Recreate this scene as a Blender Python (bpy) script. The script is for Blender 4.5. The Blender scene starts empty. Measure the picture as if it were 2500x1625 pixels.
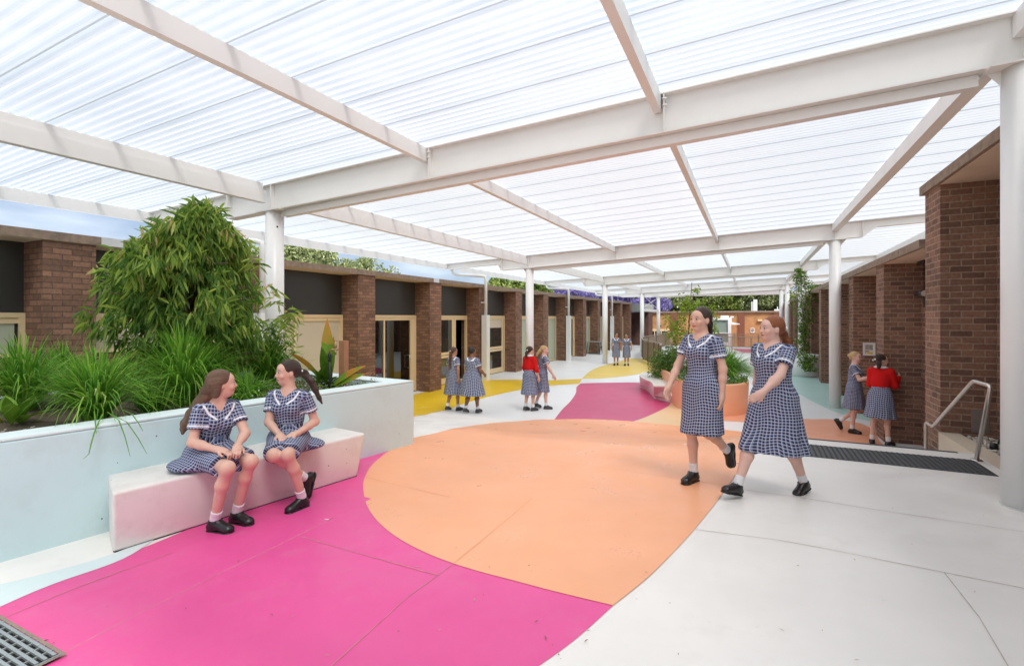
import bpy, bmesh, math, random
import numpy as np
from mathutils import Vector, Matrix
random.seed(7)
SC = bpy.context.scene
COL = SC.collection
R = math.radians

# ------------------------------------------------------------ camera, sky, sun
YAW, CAMH, FPX, HORZ = 0.4515, 1.55, 1205.15, 774.6      # measured on the 2500 px photograph
cam = bpy.data.cameras.new('camera'); cam_o = bpy.data.objects.new('camera', cam); COL.objects.link(cam_o)
cam_o.location = (0, 0, CAMH); cam_o.rotation_euler = (R(90), 0, YAW)
cam.sensor_width = 36; cam.lens = FPX*36/2500; cam.shift_y = -(812.5-HORZ)/2500
cam.clip_start = 0.05; cam.clip_end = 600
SC.camera = cam_o
SUN_EL, SUN_AZ = 56, 128                                  # azimuth measured from +Y towards +X
w = bpy.data.worlds.new('World'); SC.world = w; w.use_nodes = True
wn, wl = w.node_tree.nodes, w.node_tree.links
bg = wn['Background']
sky = wn.new('ShaderNodeTexSky'); sky.sky_type = 'NISHITA'; sky.sun_disc = False
sky.sun_elevation = R(SUN_EL); sky.sun_rotation = R(SUN_AZ); sky.air_density = 1.0; sky.dust_density = 1.5; sky.ozone_density = 1.2
tc = wn.new('ShaderNodeTexCoord'); mp = wn.new('ShaderNodeMapping'); mp.inputs['Scale'].default_value = (1.6, 1.6, 5.5)
nz = wn.new('ShaderNodeTexNoise'); nz.inputs['Scale'].default_value = 2.3; nz.inputs['Detail'].default_value = 7; nz.inputs['Roughness'].default_value = .55
cr = wn.new('ShaderNodeValToRGB'); cr.color_ramp.elements[0].position = .36; cr.color_ramp.elements[1].position = .66; cr.color_ramp.elements[0].color = (.62, .62, .62, 1)
mx = wn.new('ShaderNodeMix'); mx.data_type = 'RGBA'
nz2 = wn.new('ShaderNodeTexNoise'); nz2.inputs['Scale'].default_value = 4.5; nz2.inputs['Detail'].default_value = 5
cr2 = wn.new('ShaderNodeValToRGB'); cr2.color_ramp.elements[0].position = .35; cr2.color_ramp.elements[1].position = .7
cr2.color_ramp.elements[0].color = (5.2, 6.1, 7.5, 1); cr2.color_ramp.elements[1].color = (9.8, 10.1, 10.4, 1)
wl.new(tc.outputs['Generated'], mp.inputs['Vector']); wl.new(mp.outputs[0], nz.inputs['Vector']); wl.new(mp.outputs[0], nz2.inputs['Vector'])
wl.new(nz.outputs['Fac'], cr.inputs[0]); wl.new(cr.outputs[0], mx.inputs['Factor'])
wl.new(nz2.outputs['Fac'], cr2.inputs[0])
sxyz = wn.new('ShaderNodeSeparateXYZ'); wl.new(tc.outputs['Generated'], sxyz.inputs[0])
mrz = wn.new('ShaderNodeMapRange'); mrz.inputs['From Min'].default_value = .12; mrz.inputs['From Max'].default_value = .55; wl.new(sxyz.outputs['Z'], mrz.inputs['Value'])
hz_ = wn.new('ShaderNodeMix'); hz_.data_type = 'RGBA'; hz_.blend_type = 'MULTIPLY'; hz_.inputs['Factor'].default_value = 1; lowc = wn.new('ShaderNodeMix'); lowc.data_type = 'RGBA'; lowc.inputs[6].default_value = (.60, .67, .77, 1); lowc.inputs[7].default_value = (1.12, 1.12, 1.12, 1)
wl.new(mrz.outputs[0], lowc.inputs['Factor']); wl.new(cr2.outputs[0], hz_.inputs[6]); wl.new(lowc.outputs[2], hz_.inputs[7])
wl.new(sky.outputs[0], mx.inputs[6]); wl.new(hz_.outputs[2], mx.inputs[7]); wl.new(mx.outputs[2], bg.inputs['Color'])
bg.inputs['Strength'].default_value = 0.10
sl = bpy.data.lights.new('sun', 'SUN'); sl.energy = 4.6; sl.angle = R(18); sl.color = (1.0, .95, .88)
so = bpy.data.objects.new('sun', sl); COL.objects.link(so)
sd = Vector((math.sin(R(SUN_AZ))*math.cos(R(SUN_EL)), math.cos(R(SUN_AZ))*math.cos(R(SUN_EL)), math.sin(R(SUN_EL))))
so.rotation_euler = sd.to_track_quat('Z', 'Y').to_euler(); so.location = (0, 0, 30)
SC.view_settings.view_transform = 'Standard'; SC.view_settings.look = 'None'; SC.view_settings.gamma = 1
SC.view_settings.exposure = 0.48
SC.render.engine = 'CYCLES'
cy = SC.cycles; cy.use_denoising = True; cy.max_bounces = 10; cy.diffuse_bounces = 5; cy.glossy_bounces = 3
cy.transmission_bounces = 6; cy.transparent_max_bounces = 12; cy.sample_clamp_indirect = 6; cy.caustics_reflective = False; cy.caustics_refractive = False

# ------------------------------------------------------------ measuring helpers (photo pixel + real surface -> world point)
_s, _c = math.sin(YAW), math.cos(YAW)
def ray(u, v):
    r = (u-1250)/FPX; return Vector((-_s+r*_c, _c+r*_s, (HORZ-v)/FPX))
def onZ(u, v, z): d = ray(u, v); t = (z-CAMH)/d.z; return Vector((d.x*t, d.y*t, z))
def onY(u, v, Y): d = ray(u, v); t = Y/d.y; return Vector((d.x*t, Y, CAMH+d.z*t))
def onX(u, v, X): d = ray(u, v); t = X/d.x; return Vector((X, d.y*t, CAMH+d.z*t))
def smooth(a, b, x):
    t = min(1, max(0, (x-a)/(b-a))); return t*t*(3-2*t)
LOW = -0.85
STX = 0.45                      # left end of the steps
def ground(x, y):
    up = -.12*min(1, max(0, (.4-x)/3.6))
    if x >= STX and y > 7.36: return LOW
    if x >= STX: return 0.0
    y0 = 6.2+1.1*smooth(-1.2, .4, x)
    t = min(1, max(0, (y-y0)/(10.9-y0))); t = t*t*(3-2*t)*.5+t*.5
    return up*(1-t)+LOW*t
def onG(u, v):
    d = ray(u, v); o = Vector((0, 0, CAMH)); t = .5; pt = t
    while t < 90:
        p = o+d*t
        if p.z <= ground(p.x, p.y): break
        pt = t; t *= 1.01
    a, b = pt, t
    for _ in range(25):
        m = (a+b)/2; p = o+d*m
        if p.z <= ground(p.x, p.y): b = m
        else: a = m
    p = o+d*b; return Vector((p.x, p.y, ground(p.x, p.y)))

# ------------------------------------------------------------ object helpers
def tag(o, label=None, cat=None, group=None, kind=None):
    if label: o['label'] = label
    if cat: o['category'] = cat
    if group: o['group'] = group
    if kind: o['kind'] = kind
    return o
def empty(name, loc, label, cat, group=None, rz=0):
    o = bpy.data.objects.new(name, None); COL.objects.link(o); o.location = loc; o.rotation_euler = (0, 0, rz)
    o.empty_display_size = .1
    return tag(o, label, cat, group)
class MB:
    def __init__(s): s.v = []; s.f = []; s.uv = []; s.m = []; s.sm = []
    def face(s, pts, uv=None, mi=0, smooth=False):
        n = len(s.v); s.v += [tuple(p) for p in pts]; s.f.append(tuple(range(n, n+len(pts))))
        if uv is None:
            a, b, c = Vector(pts[0]), Vector(pts[1]), Vector(pts[2]); nn = (b-a).cross(c-b)
            ax = max(range(3), key=lambda i: abs(nn[i]))
            uv = [((p[1], p[2]) if ax == 0 else (p[0], p[2]) if ax == 1 else (p[0], p[1])) for p in pts]
        s.uv.append(uv); s.m.append(mi); s.sm.append(smooth)
    def box(s, x0, x1, y0, y1, z0, z1, M=None, mi=0):
        P = [Vector((x, y, z)) for x in (x0, x1) for y in (y0, y1) for z in (z0, z1)]
        U = [tuple(p) for p in P]
        if M is not None: P = [M @ p for p in P]
        for q, ax in (((0, 1, 3, 2), 0), ((4, 6, 7, 5), 0), ((0, 4, 5, 1), 1), ((2, 3, 7, 6), 1), ((0, 2, 6, 4), 2), ((1, 5, 7, 3), 2)):
            pts = [P[i] for i in q]
            uv = [((U[i][1], U[i][2]) if ax == 0 else (U[i][0], U[i][2]) if ax == 1 else (U[i][0], U[i][1])) for i in q]
            s.face(pts, uv, mi)
    def bar(s, a, b, w, h, mi=0, up=(0, 0, 1)):
        a, b = Vector(a), Vector(b); d = (b-a); L = d.length; d.normalize()
        x = d.cross(Vector(up)); x = x.normalized() if x.length > 1e-6 else Vector((1, 0, 0)); z = x.cross(d)
        M = Matrix(((x.x, d.x, z.x, a.x), (x.y, d.y, z.y, a.y), (x.z, d.z, z.z, a.z), (0, 0, 0, 1)))
        s.box(-w/2, w/2, 0, L, -h/2, h/2, M, mi)
    def tube(s, pts, r, n=12, cap=True, mi=0):
        pts = [Vector(p) for p in pts]; rs = r if isinstance(r, (list, tuple)) else [r]*len(pts)
        rings = []; prev = None
        for i, p in enumerate(pts):
            d = (pts[min(i+1, len(pts)-1)]-pts[max(i-1, 0)]).normalized()
            if prev is None: x = d.orthogonal().normalized()
            else:
                x = prev-d*prev.dot(d); x.normalize()
            prev = x; y = d.cross(x)
            rings.append([p+(x*math.cos(2*math.pi*k/n)+y*math.sin(2*math.pi*k/n))*rs[i] for k in range(n)])
        base = len(s.v)
        for rg in rings: s.v += [tuple(p) for p in rg]
        L = 0
        for i in range(len(rings)-1):
            L2 = L+(pts[i+1]-pts[i]).length
            for k in range(n):
                k2 = (k+1) % n
                s.f.append((base+i*n+k, base+i*n+k2, base+(i+1)*n+k2, base+(i+1)*n+k))
                c = 6.28*rs[i]
                s.uv.append([(c*k/n, L), (c*(k+1)/n, L), (c*(k+1)/n, L2), (c*k/n, L2)]); s.m.append(mi); s.sm.append(True)
            L = L2
        if cap:
            for q in (tuple(base+k for k in reversed(range(n))), tuple(base+(len(rings)-1)*n+k for k in range(n))):
                s.f.append(q); s.uv.append([(0, 0)]*n); s.m.append(mi); s.sm.append(False)
    def lathe(s, prof, c=(0, 0, 0), n=32, sx=1, sy=1, mi=0):
        base = len(s.v); c = Vector(c)
        for r, z in prof:
            for k in range(n):
                a = 2*math.pi*k/n; s.v.append((c.x+r*sx*math.cos(a), c.y+r*sy*math.sin(a), c.z+z))
        for i in range(len(prof)-1):
            for k in range(n):
                k2 = (k+1) % n; s.f.append((base+i*n+k, base+i*n+k2, base+(i+1)*n+k2, base+(i+1)*n+k))
                s.uv.append([(k/n, prof[i][1]), ((k+1)/n, prof[i][1]), ((k+1)/n, prof[i+1][1]), (k/n, prof[i+1][1])]); s.m.append(mi); s.sm.append(True)
    def prism(s, poly, z0, z1, mi=0):
        n = len(poly)
        s.face([(p[0], p[1], z1) for p in poly], mi=mi); s.face([(p[0], p[1], z0) for p in reversed(poly)], mi=mi)
        L = 0
        for i in range(n):
            a, b = poly[i], poly[(i+1) % n]; l = math.hypot(b[0]-a[0], b[1]-a[1])
            s.face([(a[0], a[1], z0), (b[0], b[1], z0), (b[0], b[1], z1), (a[0], a[1], z1)], [(L, z0), (L+l, z0), (L+l, z1), (L, z1)], mi); L += l
    def build(s, name, mats, parent=None, bevel=0, smooth=None, weld=False):
        me = bpy.data.meshes.new(name); me.from_pydata(s.v, [], s.f)
        ul = me.uv_layers.new(name='UVMap')
        flat = [c for f in s.uv for p in f for c in (p[0], p[1])]
        ul.data.foreach_set('uv', flat)
        for m in (mats if isinstance(mats, (list, tuple)) else [mats]): me.materials.append(m)
        me.polygons.foreach_set('material_index', s.m)
        me.polygons.foreach_set('use_smooth', s.sm if smooth is None else [smooth]*len(s.f))
        me.update()
        o = bpy.data.objects.new(name, me); COL.objects.link(o)
        if parent is not None:
            o.parent = parent; o.matrix_parent_inverse = Matrix.Translation(parent.location).inverted() if parent.rotation_euler.z == 0 else (Matrix.Translation(parent.location) @ Matrix.Rotation(parent.rotation_euler.z, 4, 'Z')).inverted()
        if bevel or weld:
            bm = bmesh.new(); bm.from_mesh(me); bmesh.ops.remove_doubles(bm, verts=bm.verts, dist=1e-5); bm.to_mesh(me); bm.free()
        if bevel:
            b = o.modifiers.new('bevel', 'BEVEL'); b.width = bevel; b.segments = 2; b.limit_method = 'ANGLE'; b.angle_limit = R(40)
        return o

# ------------------------------------------------------------ materials
def nt(name):
    m = bpy.data.materials.new(name); m.use_nodes = True; t = m.node_tree; return m, t.nodes, t.links, t.nodes['Principled BSDF']
def rgb(r, g, b):
    f = lambda c: (c/255/12.92 if c/255 <= .04045 else ((c/255+.055)/1.055)**2.4); return (f(r), f(g), f(b), 1)
def sc(c, k): return (c[0]*k, c[1]*k, c[2]*k, 1)
def mat(name, col, rough=.5, metal=0, var=.06, scale=3, bump=0, bscale=40, spec=.5, dirt=None, dscale=1.5, damt=.3, trans=0, obj=False, coat=0, specks=0):
    m, n, l, p = nt(name)
    p.inputs['Roughness'].default_value = rough; p.inputs['Metallic'].default_value = metal; p.inputs['Specular IOR Level'].default_value = spec
    p.inputs['Transmission Weight'].default_value = trans; p.inputs['Coat Weight'].default_value = coat
    geo = n.new('ShaderNodeTexCoord' if obj else 'ShaderNodeNewGeometry'); pos = geo.outputs['Object' if obj else 'Position']
    a = n.new('ShaderNodeTexNoise'); a.inputs['Scale'].default_value = scale; a.inputs['Detail'].default_value = 5; l.new(pos, a.inputs['Vector'])
    mxn = n.new('ShaderNodeMix'); mxn.data_type = 'RGBA'; mxn.inputs[6].default_value = sc(col, 1-var); mxn.inputs[7].default_value = sc(col, 1+var)
    l.new(a.outputs['Fac'], mxn.inputs['Factor']); out = mxn.outputs[2]
    if dirt:
        d = n.new('ShaderNodeTexNoise'); d.inputs['Scale'].default_value = dscale; d.inputs['Detail'].default_value = 8; d.inputs['Roughness'].default_value = .7; l.new(pos, d.inputs['Vector'])
        r_ = n.new('ShaderNodeValToRGB'); r_.color_ramp.elements[0].position = .5; r_.color_ramp.elements[1].position = .75; r_.color_ramp.elements[1].color = (damt, damt, damt, 1); l.new(d.outputs['Fac'], r_.inputs[0])
        m2 = n.new('ShaderNodeMix'); m2.data_type = 'RGBA'; l.new(r_.outputs[0], m2.inputs['Factor']); l.new(out, m2.inputs[6]); m2.inputs[7].default_value = dirt; out = m2.outputs[2]
    if specks:
        v = n.new('ShaderNodeTexVoronoi'); v.inputs['Scale'].default_value = 9; l.new(pos, v.inputs['Vector'])
        q = n.new('ShaderNodeMath'); q.operation = 'LESS_THAN'; q.inputs[1].default_value = .055; l.new(v.outputs['Distance'], q.inputs[0])
        v2 = n.new('ShaderNodeTexNoise'); v2.inputs['Scale'].default_value = 3.1; l.new(pos, v2.inputs['Vector']); q2 = n.new('ShaderNodeMath'); q2.operation = 'GREATER_THAN'; q2.inputs[1].default_value = .53; l.new(v2.outputs['Fac'], q2.inputs[0])
        q3 = n.new('ShaderNodeMath'); q3.operation = 'MULTIPLY'; l.new(q.outputs[0], q3.inputs[0]); l.new(q2.outputs[0], q3.inputs[1])
        m4 = n.new('ShaderNodeMix'); m4.data_type = 'RGBA'; l.new(q3.outputs[0], m4.inputs['Factor']); l.new(out, m4.inputs[6]); m4.inputs[7].default_value = (.12, .12, .11, 1); out = m4.outputs[2]
    l.new(out, p.inputs['Base Color'])
    if bump:
        b = n.new('ShaderNodeTexNoise'); b.inputs['Scale'].default_value = bscale; b.inputs['Detail'].default_value = 4; l.new(pos, b.inputs['Vector'])
        bn = n.new('ShaderNodeBump'); bn.inputs['Strength'].default_value = bump; bn.inputs['Distance'].default_value = .01; l.new(b.outputs['Fac'], bn.inputs['Height']); l.new(bn.outputs[0], p.inputs['Normal'])
    return m
def brick_mat(name, c1, c2, cm, w_=.24, h_=.086, ms=.009, rough=.85):
    m, n, l, p = nt(name); p.inputs['Roughness'].default_value = rough; p.inputs['Specular IOR Level'].default_value = .25
    uv = n.new('ShaderNodeUVMap'); b = n.new('ShaderNodeTexBrick'); l.new(uv.outputs[0], b.inputs['Vector'])
    b.inputs['Scale'].default_value = 1; b.inputs['Brick Width'].default_value = w_; b.inputs['Row Height'].default_value = h_; b.inputs['Mortar Size'].default_value = ms; b.inputs['Mortar Smooth'].default_value = .3
    b.inputs['Color1'].default_value = c1; b.inputs['Color2'].default_value = c2; b.inputs['Mortar'].default_value = cm; b.inputs['Bias'].default_value = -.1
    z = n.new('ShaderNodeTexNoise'); z.inputs['Scale'].default_value = 25; z.inputs['Detail'].default_value = 6; l.new(uv.outputs[0], z.inputs['Vector'])
    z2 = n.new('ShaderNodeTexNoise'); z2.inputs['Scale'].default_value = 1.3; z2.inputs['Detail'].default_value = 4; l.new(uv.outputs[0], z2.inputs['Vector'])
    ad = n.new('ShaderNodeMath'); ad.operation = 'ADD'; l.new(z.outputs['Fac'], ad.inputs[0]); l.new(z2.outputs['Fac'], ad.inputs[1])
    mr = n.new('ShaderNodeMapRange'); mr.inputs['From Min'].default_value = .6; mr.inputs['From Max'].default_value = 1.4; mr.inputs['To Min'].default_value = .62; mr.inputs['To Max'].default_value = 1.38; l.new(ad.outputs[0], mr.inputs['Value'])
    mm = n.new('ShaderNodeMix'); mm.data_type = 'RGBA'; mm.blend_type = 'MULTIPLY'; mm.inputs['Factor'].default_value = 1
    l.new(b.outputs['Color'], mm.inputs[6]); l.new(mr.outputs[0], mm.inputs[7])
    sp = n.new('ShaderNodeTexVoronoi'); sp.inputs['Scale'].default_value = 11; l.new(uv.outputs[0], sp.inputs['Vector'])
    lt = n.new('ShaderNodeMath'); lt.operation = 'LESS_THAN'; lt.inputs[1].default_value = .05; l.new(sp.outputs['Distance'], lt.inputs[0])
    gt = n.new('ShaderNodeMath'); gt.operation = 'GREATER_THAN'; gt.inputs[1].default_value = .56; l.new(z2.outputs['Fac'], gt.inputs[0])
    ml = n.new('ShaderNodeMath'); ml.operation = 'MULTIPLY'; l.new(lt.outputs[0], ml.inputs[0]); l.new(gt.outputs[0], ml.inputs[1])
    m3 = n.new('ShaderNodeMix'); m3.data_type = 'RGBA'; l.new(ml.outputs[0], m3.inputs['Factor']); l.new(mm.outputs[2], m3.inputs[6]); m3.inputs[7].default_value = (.45, .42, .38, 1)
    l.new(m3.outputs[2], p.inputs['Base Color'])
    iv = n.new('ShaderNodeMath'); iv.operation = 'MULTIPLY_ADD'; iv.inputs[1].default_value = -1.0; l.new(b.outputs['Fac'], iv.inputs[0]); l.new(z.outputs['Fac'], iv.inputs[2])
    bn = n.new('ShaderNodeBump'); bn.inputs['Strength'].default_value = .6; bn.inputs['Distance'].default_value = .008; l.new(iv.outputs[0], bn.inputs['Height']); l.new(bn.outputs[0], p.inputs['Normal'])
    return m
def floor_mat(name, col, stain=(.35, .30, .26, 1), amt=.3, r0=.28, r1=.55, seed=0.0, spec=.5, bmp=.18):
    m, n, l, p = nt(name); p.inputs['Specular IOR Level'].default_value = spec
    g = n.new('ShaderNodeNewGeometry'); mpn = n.new('ShaderNodeMapping'); mpn.inputs['Location'].default_value = (seed, seed*.7, 0); l.new(g.outputs['Position'], mpn.inputs['Vector'])
    def noise(s, d=5, r=.6):
        a = n.new('ShaderNodeTexNoise'); a.inputs['Scale'].default_value = s; a.inputs['Detail'].default_value = d; a.inputs['Roughness'].default_value = r; l.new(mpn.outputs[0], a.inputs['Vector']); return a.outputs['Fac']
    def ramp(f, a, b, v1=1.0, v0=0.0):
        r_ = n.new('ShaderNodeMapRange'); r_.inputs['From Min'].default_value = a; r_.inputs['From Max'].default_value = b; r_.inputs['To Min'].default_value = v0; r_.inputs['To Max'].default_value = v1; l.new(f, r_.inputs['Value']); return r_.outputs[0]
    def mixc(f, a, b):
        x = n.new('ShaderNodeMix'); x.data_type = 'RGBA'
        for i, s_ in ((6, a), (7, b)):
            if isinstance(s_, tuple): x.inputs[i].default_value = s_
            else: l.new(s_, x.inputs[i])
        l.new(f, x.inputs['Factor']); return x.outputs[2]
    def mul(a, b):
        x = n.new('ShaderNodeMath'); x.operation = 'MULTIPLY'; l.new(a, x.inputs[0]); l.new(b, x.inputs[1]); return x.outputs[0]
    big = noise(.7, 6, .6); mid = noise(5, 7, .65); fine = noise(60, 3)
    c = mixc(ramp(big, .3, .7), sc(col, .93), sc(col, 1.05))
    c = mixc(mul(ramp(mid, .52, .74, amt), ramp(big, .4, .65)), c, stain)
    c = mixc(ramp(fine, .68, .74, amt*.6), c, stain)
    c = mixc(mul(ramp(noise(16, 9, .75), .60, .68, amt), ramp(noise(1.7, 3), .5, .62)), c, sc(stain, .8))
    l.new(c, p.inputs['Base Color'])
    l.new(ramp(noise(2.2, 6, .65), .32, .68, r1, r0), p.inputs['Roughness'])
    bn = n.new('ShaderNodeBump'); bn.inputs['Strength'].default_value = bmp; bn.inputs['Distance'].default_value = .004; l.new(noise(35, 5), bn.inputs['Height']); l.new(bn.outputs[0], p.inputs['Normal'])
    return m
M = {}
M['white_steel'] = mat('white_painted_steel', (.78, .765, .74, 1), .4, var=.03, scale=1.2, dirt=(.55, .5, .44, 1), dscale=2.5, damt=.12)
M['column'] = mat('white_painted_column', (.80, .79, .77, 1), .35, var=.02, dirt=(.5, .45, .4, 1), dscale=3, damt=.12)
M['brick_l'] = brick_mat('brown_brick_left', (.285, .158, .103, 1), (.15, .086, .060, 1), (.13, .078, .056, 1))
M['brick_r'] = brick_mat('brown_brick_right', (.265, .145, .098, 1), (.128, .074, .054, 1), (.33, .225, .165, 1))
M['brick_o'] = brick_mat('orange_brick', (.50, .27, .12, 1), (.44, .23, .10, 1), (.36, .20, .10, 1))
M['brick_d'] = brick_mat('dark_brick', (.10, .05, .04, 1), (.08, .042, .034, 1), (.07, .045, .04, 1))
M['fascia'] = mat('weathered_concrete_fascia', (.27, .20, .15, 1), .9, var=.5, scale=11, bump=.5, bscale=60, dirt=(.14, .11, .09, 1), dscale=3.5, damt=.8)
M['soffit'] = mat('concrete_soffit', (.66, .54, .42, 1), .9, var=.08, scale=4, bump=.2, bscale=30, dirt=(.30, .22, .16, 1), dscale=2, damt=.35)
M['panel'] = mat('charcoal_spandrel', (.050, .048, .044, 1), .32, var=.12, scale=2)
M['cream'] = mat('cream_aluminium', (.74, .58, .35, 1), .4, var=.04)
M['cream_blind'] = mat('cream_blind', (.57, .50, .38, 1), .8, var=.05, scale=2)
M['green_blind'] = mat('pale_green_blind', (.42, .45, .34, 1), .8, var=.05, scale=2)
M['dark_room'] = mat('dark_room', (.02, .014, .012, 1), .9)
M['mint_wall'] = mat('pale_blue_render', (.57, .73, .745, 1), .75, var=.03, scale=2, bump=.22, bscale=45, dirt=(.44, .46, .44, 1), dscale=1.6, damt=.35, specks=1)
M['mint_top'] = mat('pale_mint_coping', (.70, .80, .79, 1), .7, var=.04, bump=.15, bscale=60, dirt=(.42, .45, .42, 1), dscale=4, damt=.25)
M['bench'] = mat('cream_polished_concrete', (.76, .72, .67, 1), .45, var=.03, scale=6, bump=.08, bscale=90, dirt=(.5, .42, .36, 1), dscale=4, damt=.4, specks=1)
M['f_white'] = floor_mat('painted_floor_white', (.86, .82, .765, 1), stain=(.56, .49, .42, 1), amt=.24)
M['f_white2'] = floor_mat('painted_floor_cool_white', (.80, .80, .79, 1), stain=(.55, .54, .52, 1), amt=.12, r0=.36, r1=.42, seed=3, bmp=.02)
M['f_mag'] = floor_mat('painted_floor_magenta', (.78, .085, .30, 1), stain=(.66, .26, .36, 1), amt=.38, seed=5)
M['f_mag2'] = floor_mat('painted_floor_plum', (.58, .055, .17, 1), stain=(.66, .25, .34, 1), amt=.3, r0=.36, r1=.42, seed=9, bmp=.02)
M['f_org'] = floor_mat('painted_floor_orange', (.92, .42, .22, 1), stain=(.62, .33, .2, 1), amt=.3, r0=.25, r1=.5, seed=11)
M['f_org2'] = floor_mat('painted_floor_salmon', (.85, .37, .22, 1), stain=(.6, .33, .22, 1), amt=.3, seed=13)
M['f_salmon_lit'] = floor_mat('painted_floor_salmon_lit', (.82, .57, .32, 1), stain=(.55, .42, .28, 1), amt=.4, r0=.36, r1=.42, seed=15, bmp=.02)  # salmon paint again, with a light difference mixed into its colour
M['f_yel'] = floor_mat('painted_floor_yellow', (.80, .52, .015, 1), stain=(.60, .42, .1, 1), amt=.3, r0=.36, r1=.42, seed=17, bmp=.02)
M['f_yel_sheen'] = floor_mat('painted_floor_yellow_sheen', (.80, .58, .12, 1), stain=(.62, .5, .25, 1), amt=.3, r0=.36, r1=.42, seed=19, bmp=.02)  # same yellow paint, its gloss sheen lightened into the base colour
M['f_mint'] = floor_mat('painted_floor_mint', (.46, .66, .61, 1), stain=(.4, .5, .45, 1), amt=.3, r0=.38, r1=.45, seed=21, bmp=.02)
M['f_mint2'] = floor_mat('painted_floor_pale_mint', (.66, .76, .745, 1), stain=(.5, .5, .45, 1), amt=.3, seed=23)
M['joint'] = mat('floor_joint', (.60, .25, .27, 1), .9, var=.5, scale=20)
M['joint_o'] = mat('floor_joint_tan', (.72, .32, .17, 1), .9, var=.2, scale=20)
M['joint_w'] = mat('floor_joint_grey', (.55, .49, .43, 1), .9, var=.3, scale=20)
M['steel'] = mat('brushed_stainless', (.62, .59, .55, 1), .28, metal=1, var=.05, scale=30)
M['galv'] = mat('galvanised_grate', (.40, .44, .44, 1), .45, metal=.6, var=.15, scale=30)
M['black'] = mat('black_void', (.012, .012, .012, 1), .9)
M['tactile'] = mat('charcoal_rubber', (.062, .065, .067, 1), .55, var=.15, scale=12)
M['soil'] = mat('planter_soil', (.10, .075, .05, 1), .95, var=.5, scale=18, bump=.8, bscale=40)
M['grey_white'] = mat('pale_grey_paint', (.62, .64, .64, 1), .5)
M['tan_rail'] = mat('taupe_powdercoat', (.27, .205, .145, 1), .5, var=.05)
M['timber'] = mat('timber_post', (.42, .20, .10, 1), .8, var=.3, scale=9, bump=.3, bscale=60)
M['brass'] = mat('aged_brass', (.38, .26, .11, 1), .35, metal=.8, var=.2, scale=40)
M['pvc'] = mat('white_pvc_pipe', (.74, .74, .71, 1), .4, var=.02)
M['salmon'] = mat('salmon_planter', (.86, .43, .255, 1), .45, var=.04, scale=3, dirt=(.6, .35, .25, 1), dscale=4, damt=.2)
M['black_plastic'] = mat('black_plastic', (.02, .02, .022, 1), .4)
M['white_paint'] = mat('white_gloss', (.78, .79, .78, 1), .35, var=.02)
M['red'] = mat('red_panel', (.55, .03, .02, 1), .6)
M['stone'] = mat('pale_pebbles', (.58, .52, .44, 1), .8, var=.35, scale=14)
M['seal'] = mat('sealant_ring', (.6, .58, .54, 1), .8)
M['rbb'] = mat('red_brown_brick', (.20, .075, .045, 1), .9)
M['dt'] = mat('dark_taupe', (.13, .09, .06, 1), .5)
M['bark'] = mat('brown_bark', (.13, .09, .06, 1), .9, var=.3, scale=20, bump=.6, bscale=30)
M['teal'] = mat('teal_table', (.03, .07, .08, 1), .5)
# glass of the doors: dark, mirror-like panes
def glass_mat(name, col=(.02, .022, .02, 1)):
    m, n, l, p = nt(name); p.inputs['Base Color'].default_value = col; p.inputs['Roughness'].default_value = .03; p.inputs['Specular IOR Level'].default_value = .9
    p.inputs['Coat Weight'].default_value = .6; return m
M['glass_dark'] = glass_mat('dark_reflective_glass')
M['glass_teal'] = glass_mat('pale_reflective_glass', (.20, .27, .24, 1))
def clear_glass():
    m, n, l, p = nt('clear_glass'); o = n['Material Output']; t = n.new('ShaderNodeBsdfTransparent'); g = n.new('ShaderNodeBsdfGlossy'); g.inputs['Roughness'].default_value = .02
    t.inputs['Color'].default_value = (.86, .93, .90, 1)
    f = n.new('ShaderNodeFresnel'); f.inputs['IOR'].default_value = 1.6; x = n.new('ShaderNodeMixShader')
    ml = n.new('ShaderNodeMath'); ml.operation = 'MULTIPLY_ADD'; ml.inputs[1].default_value = 1.3; ml.inputs[2].default_value = .06; l.new(f.outputs[0], ml.inputs[0]); l.new(ml.outputs[0], x.inputs[0])
    l.new(t.outputs[0], x.inputs[1]); l.new(g.outputs[0], x.inputs[2]); l.new(x.outputs[0], o.inputs['Surface']); return m
M['glass'] = clear_glass()
def poly_mat(nm='opal_polycarbonate', clear=.22, dif=.34, tcol=(.78, .82, .85, 1), dcol=(.82, .85, .88, 1)):
    m, n, l, p = nt(nm); o = n['Material Output']
    t = n.new('ShaderNodeBsdfTranslucent'); t.inputs['Color'].default_value = tcol
    d = n.new('ShaderNodeBsdfDiffuse'); d.inputs['Color'].default_value = dcol
    g = n.new('ShaderNodeBsdfGlossy'); g.inputs['Roughness'].default_value = .25
    a = n.new('ShaderNodeMixShader'); a.inputs[0].default_value = dif; b = n.new('ShaderNodeMixShader'); b.inputs[0].default_value = .05
    l.new(t.outputs[0], a.inputs[1]); l.new(d.outputs[0], a.inputs[2]); l.new(a.outputs[0], b.inputs[1]); l.new(g.outputs[0], b.inputs[2])
    tr = n.new('ShaderNodeBsdfTransparent'); tr.inputs['Color'].default_value = (.97, .98, 1, 1); c = n.new('ShaderNodeMixShader'); c.inputs[0].default_value = clear
    l.new(b.outputs[0], c.inputs[1]); l.new(tr.outputs[0], c.inputs[2]); l.new(c.outputs[0], o.inputs['Surface']); return m
M['poly'] = poly_mat(); M['poly_lap'] = poly_mat('polycarbonate_side_lap', .03, .45, (.55, .60, .66, 1), (.5, .53, .57, 1))
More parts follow.
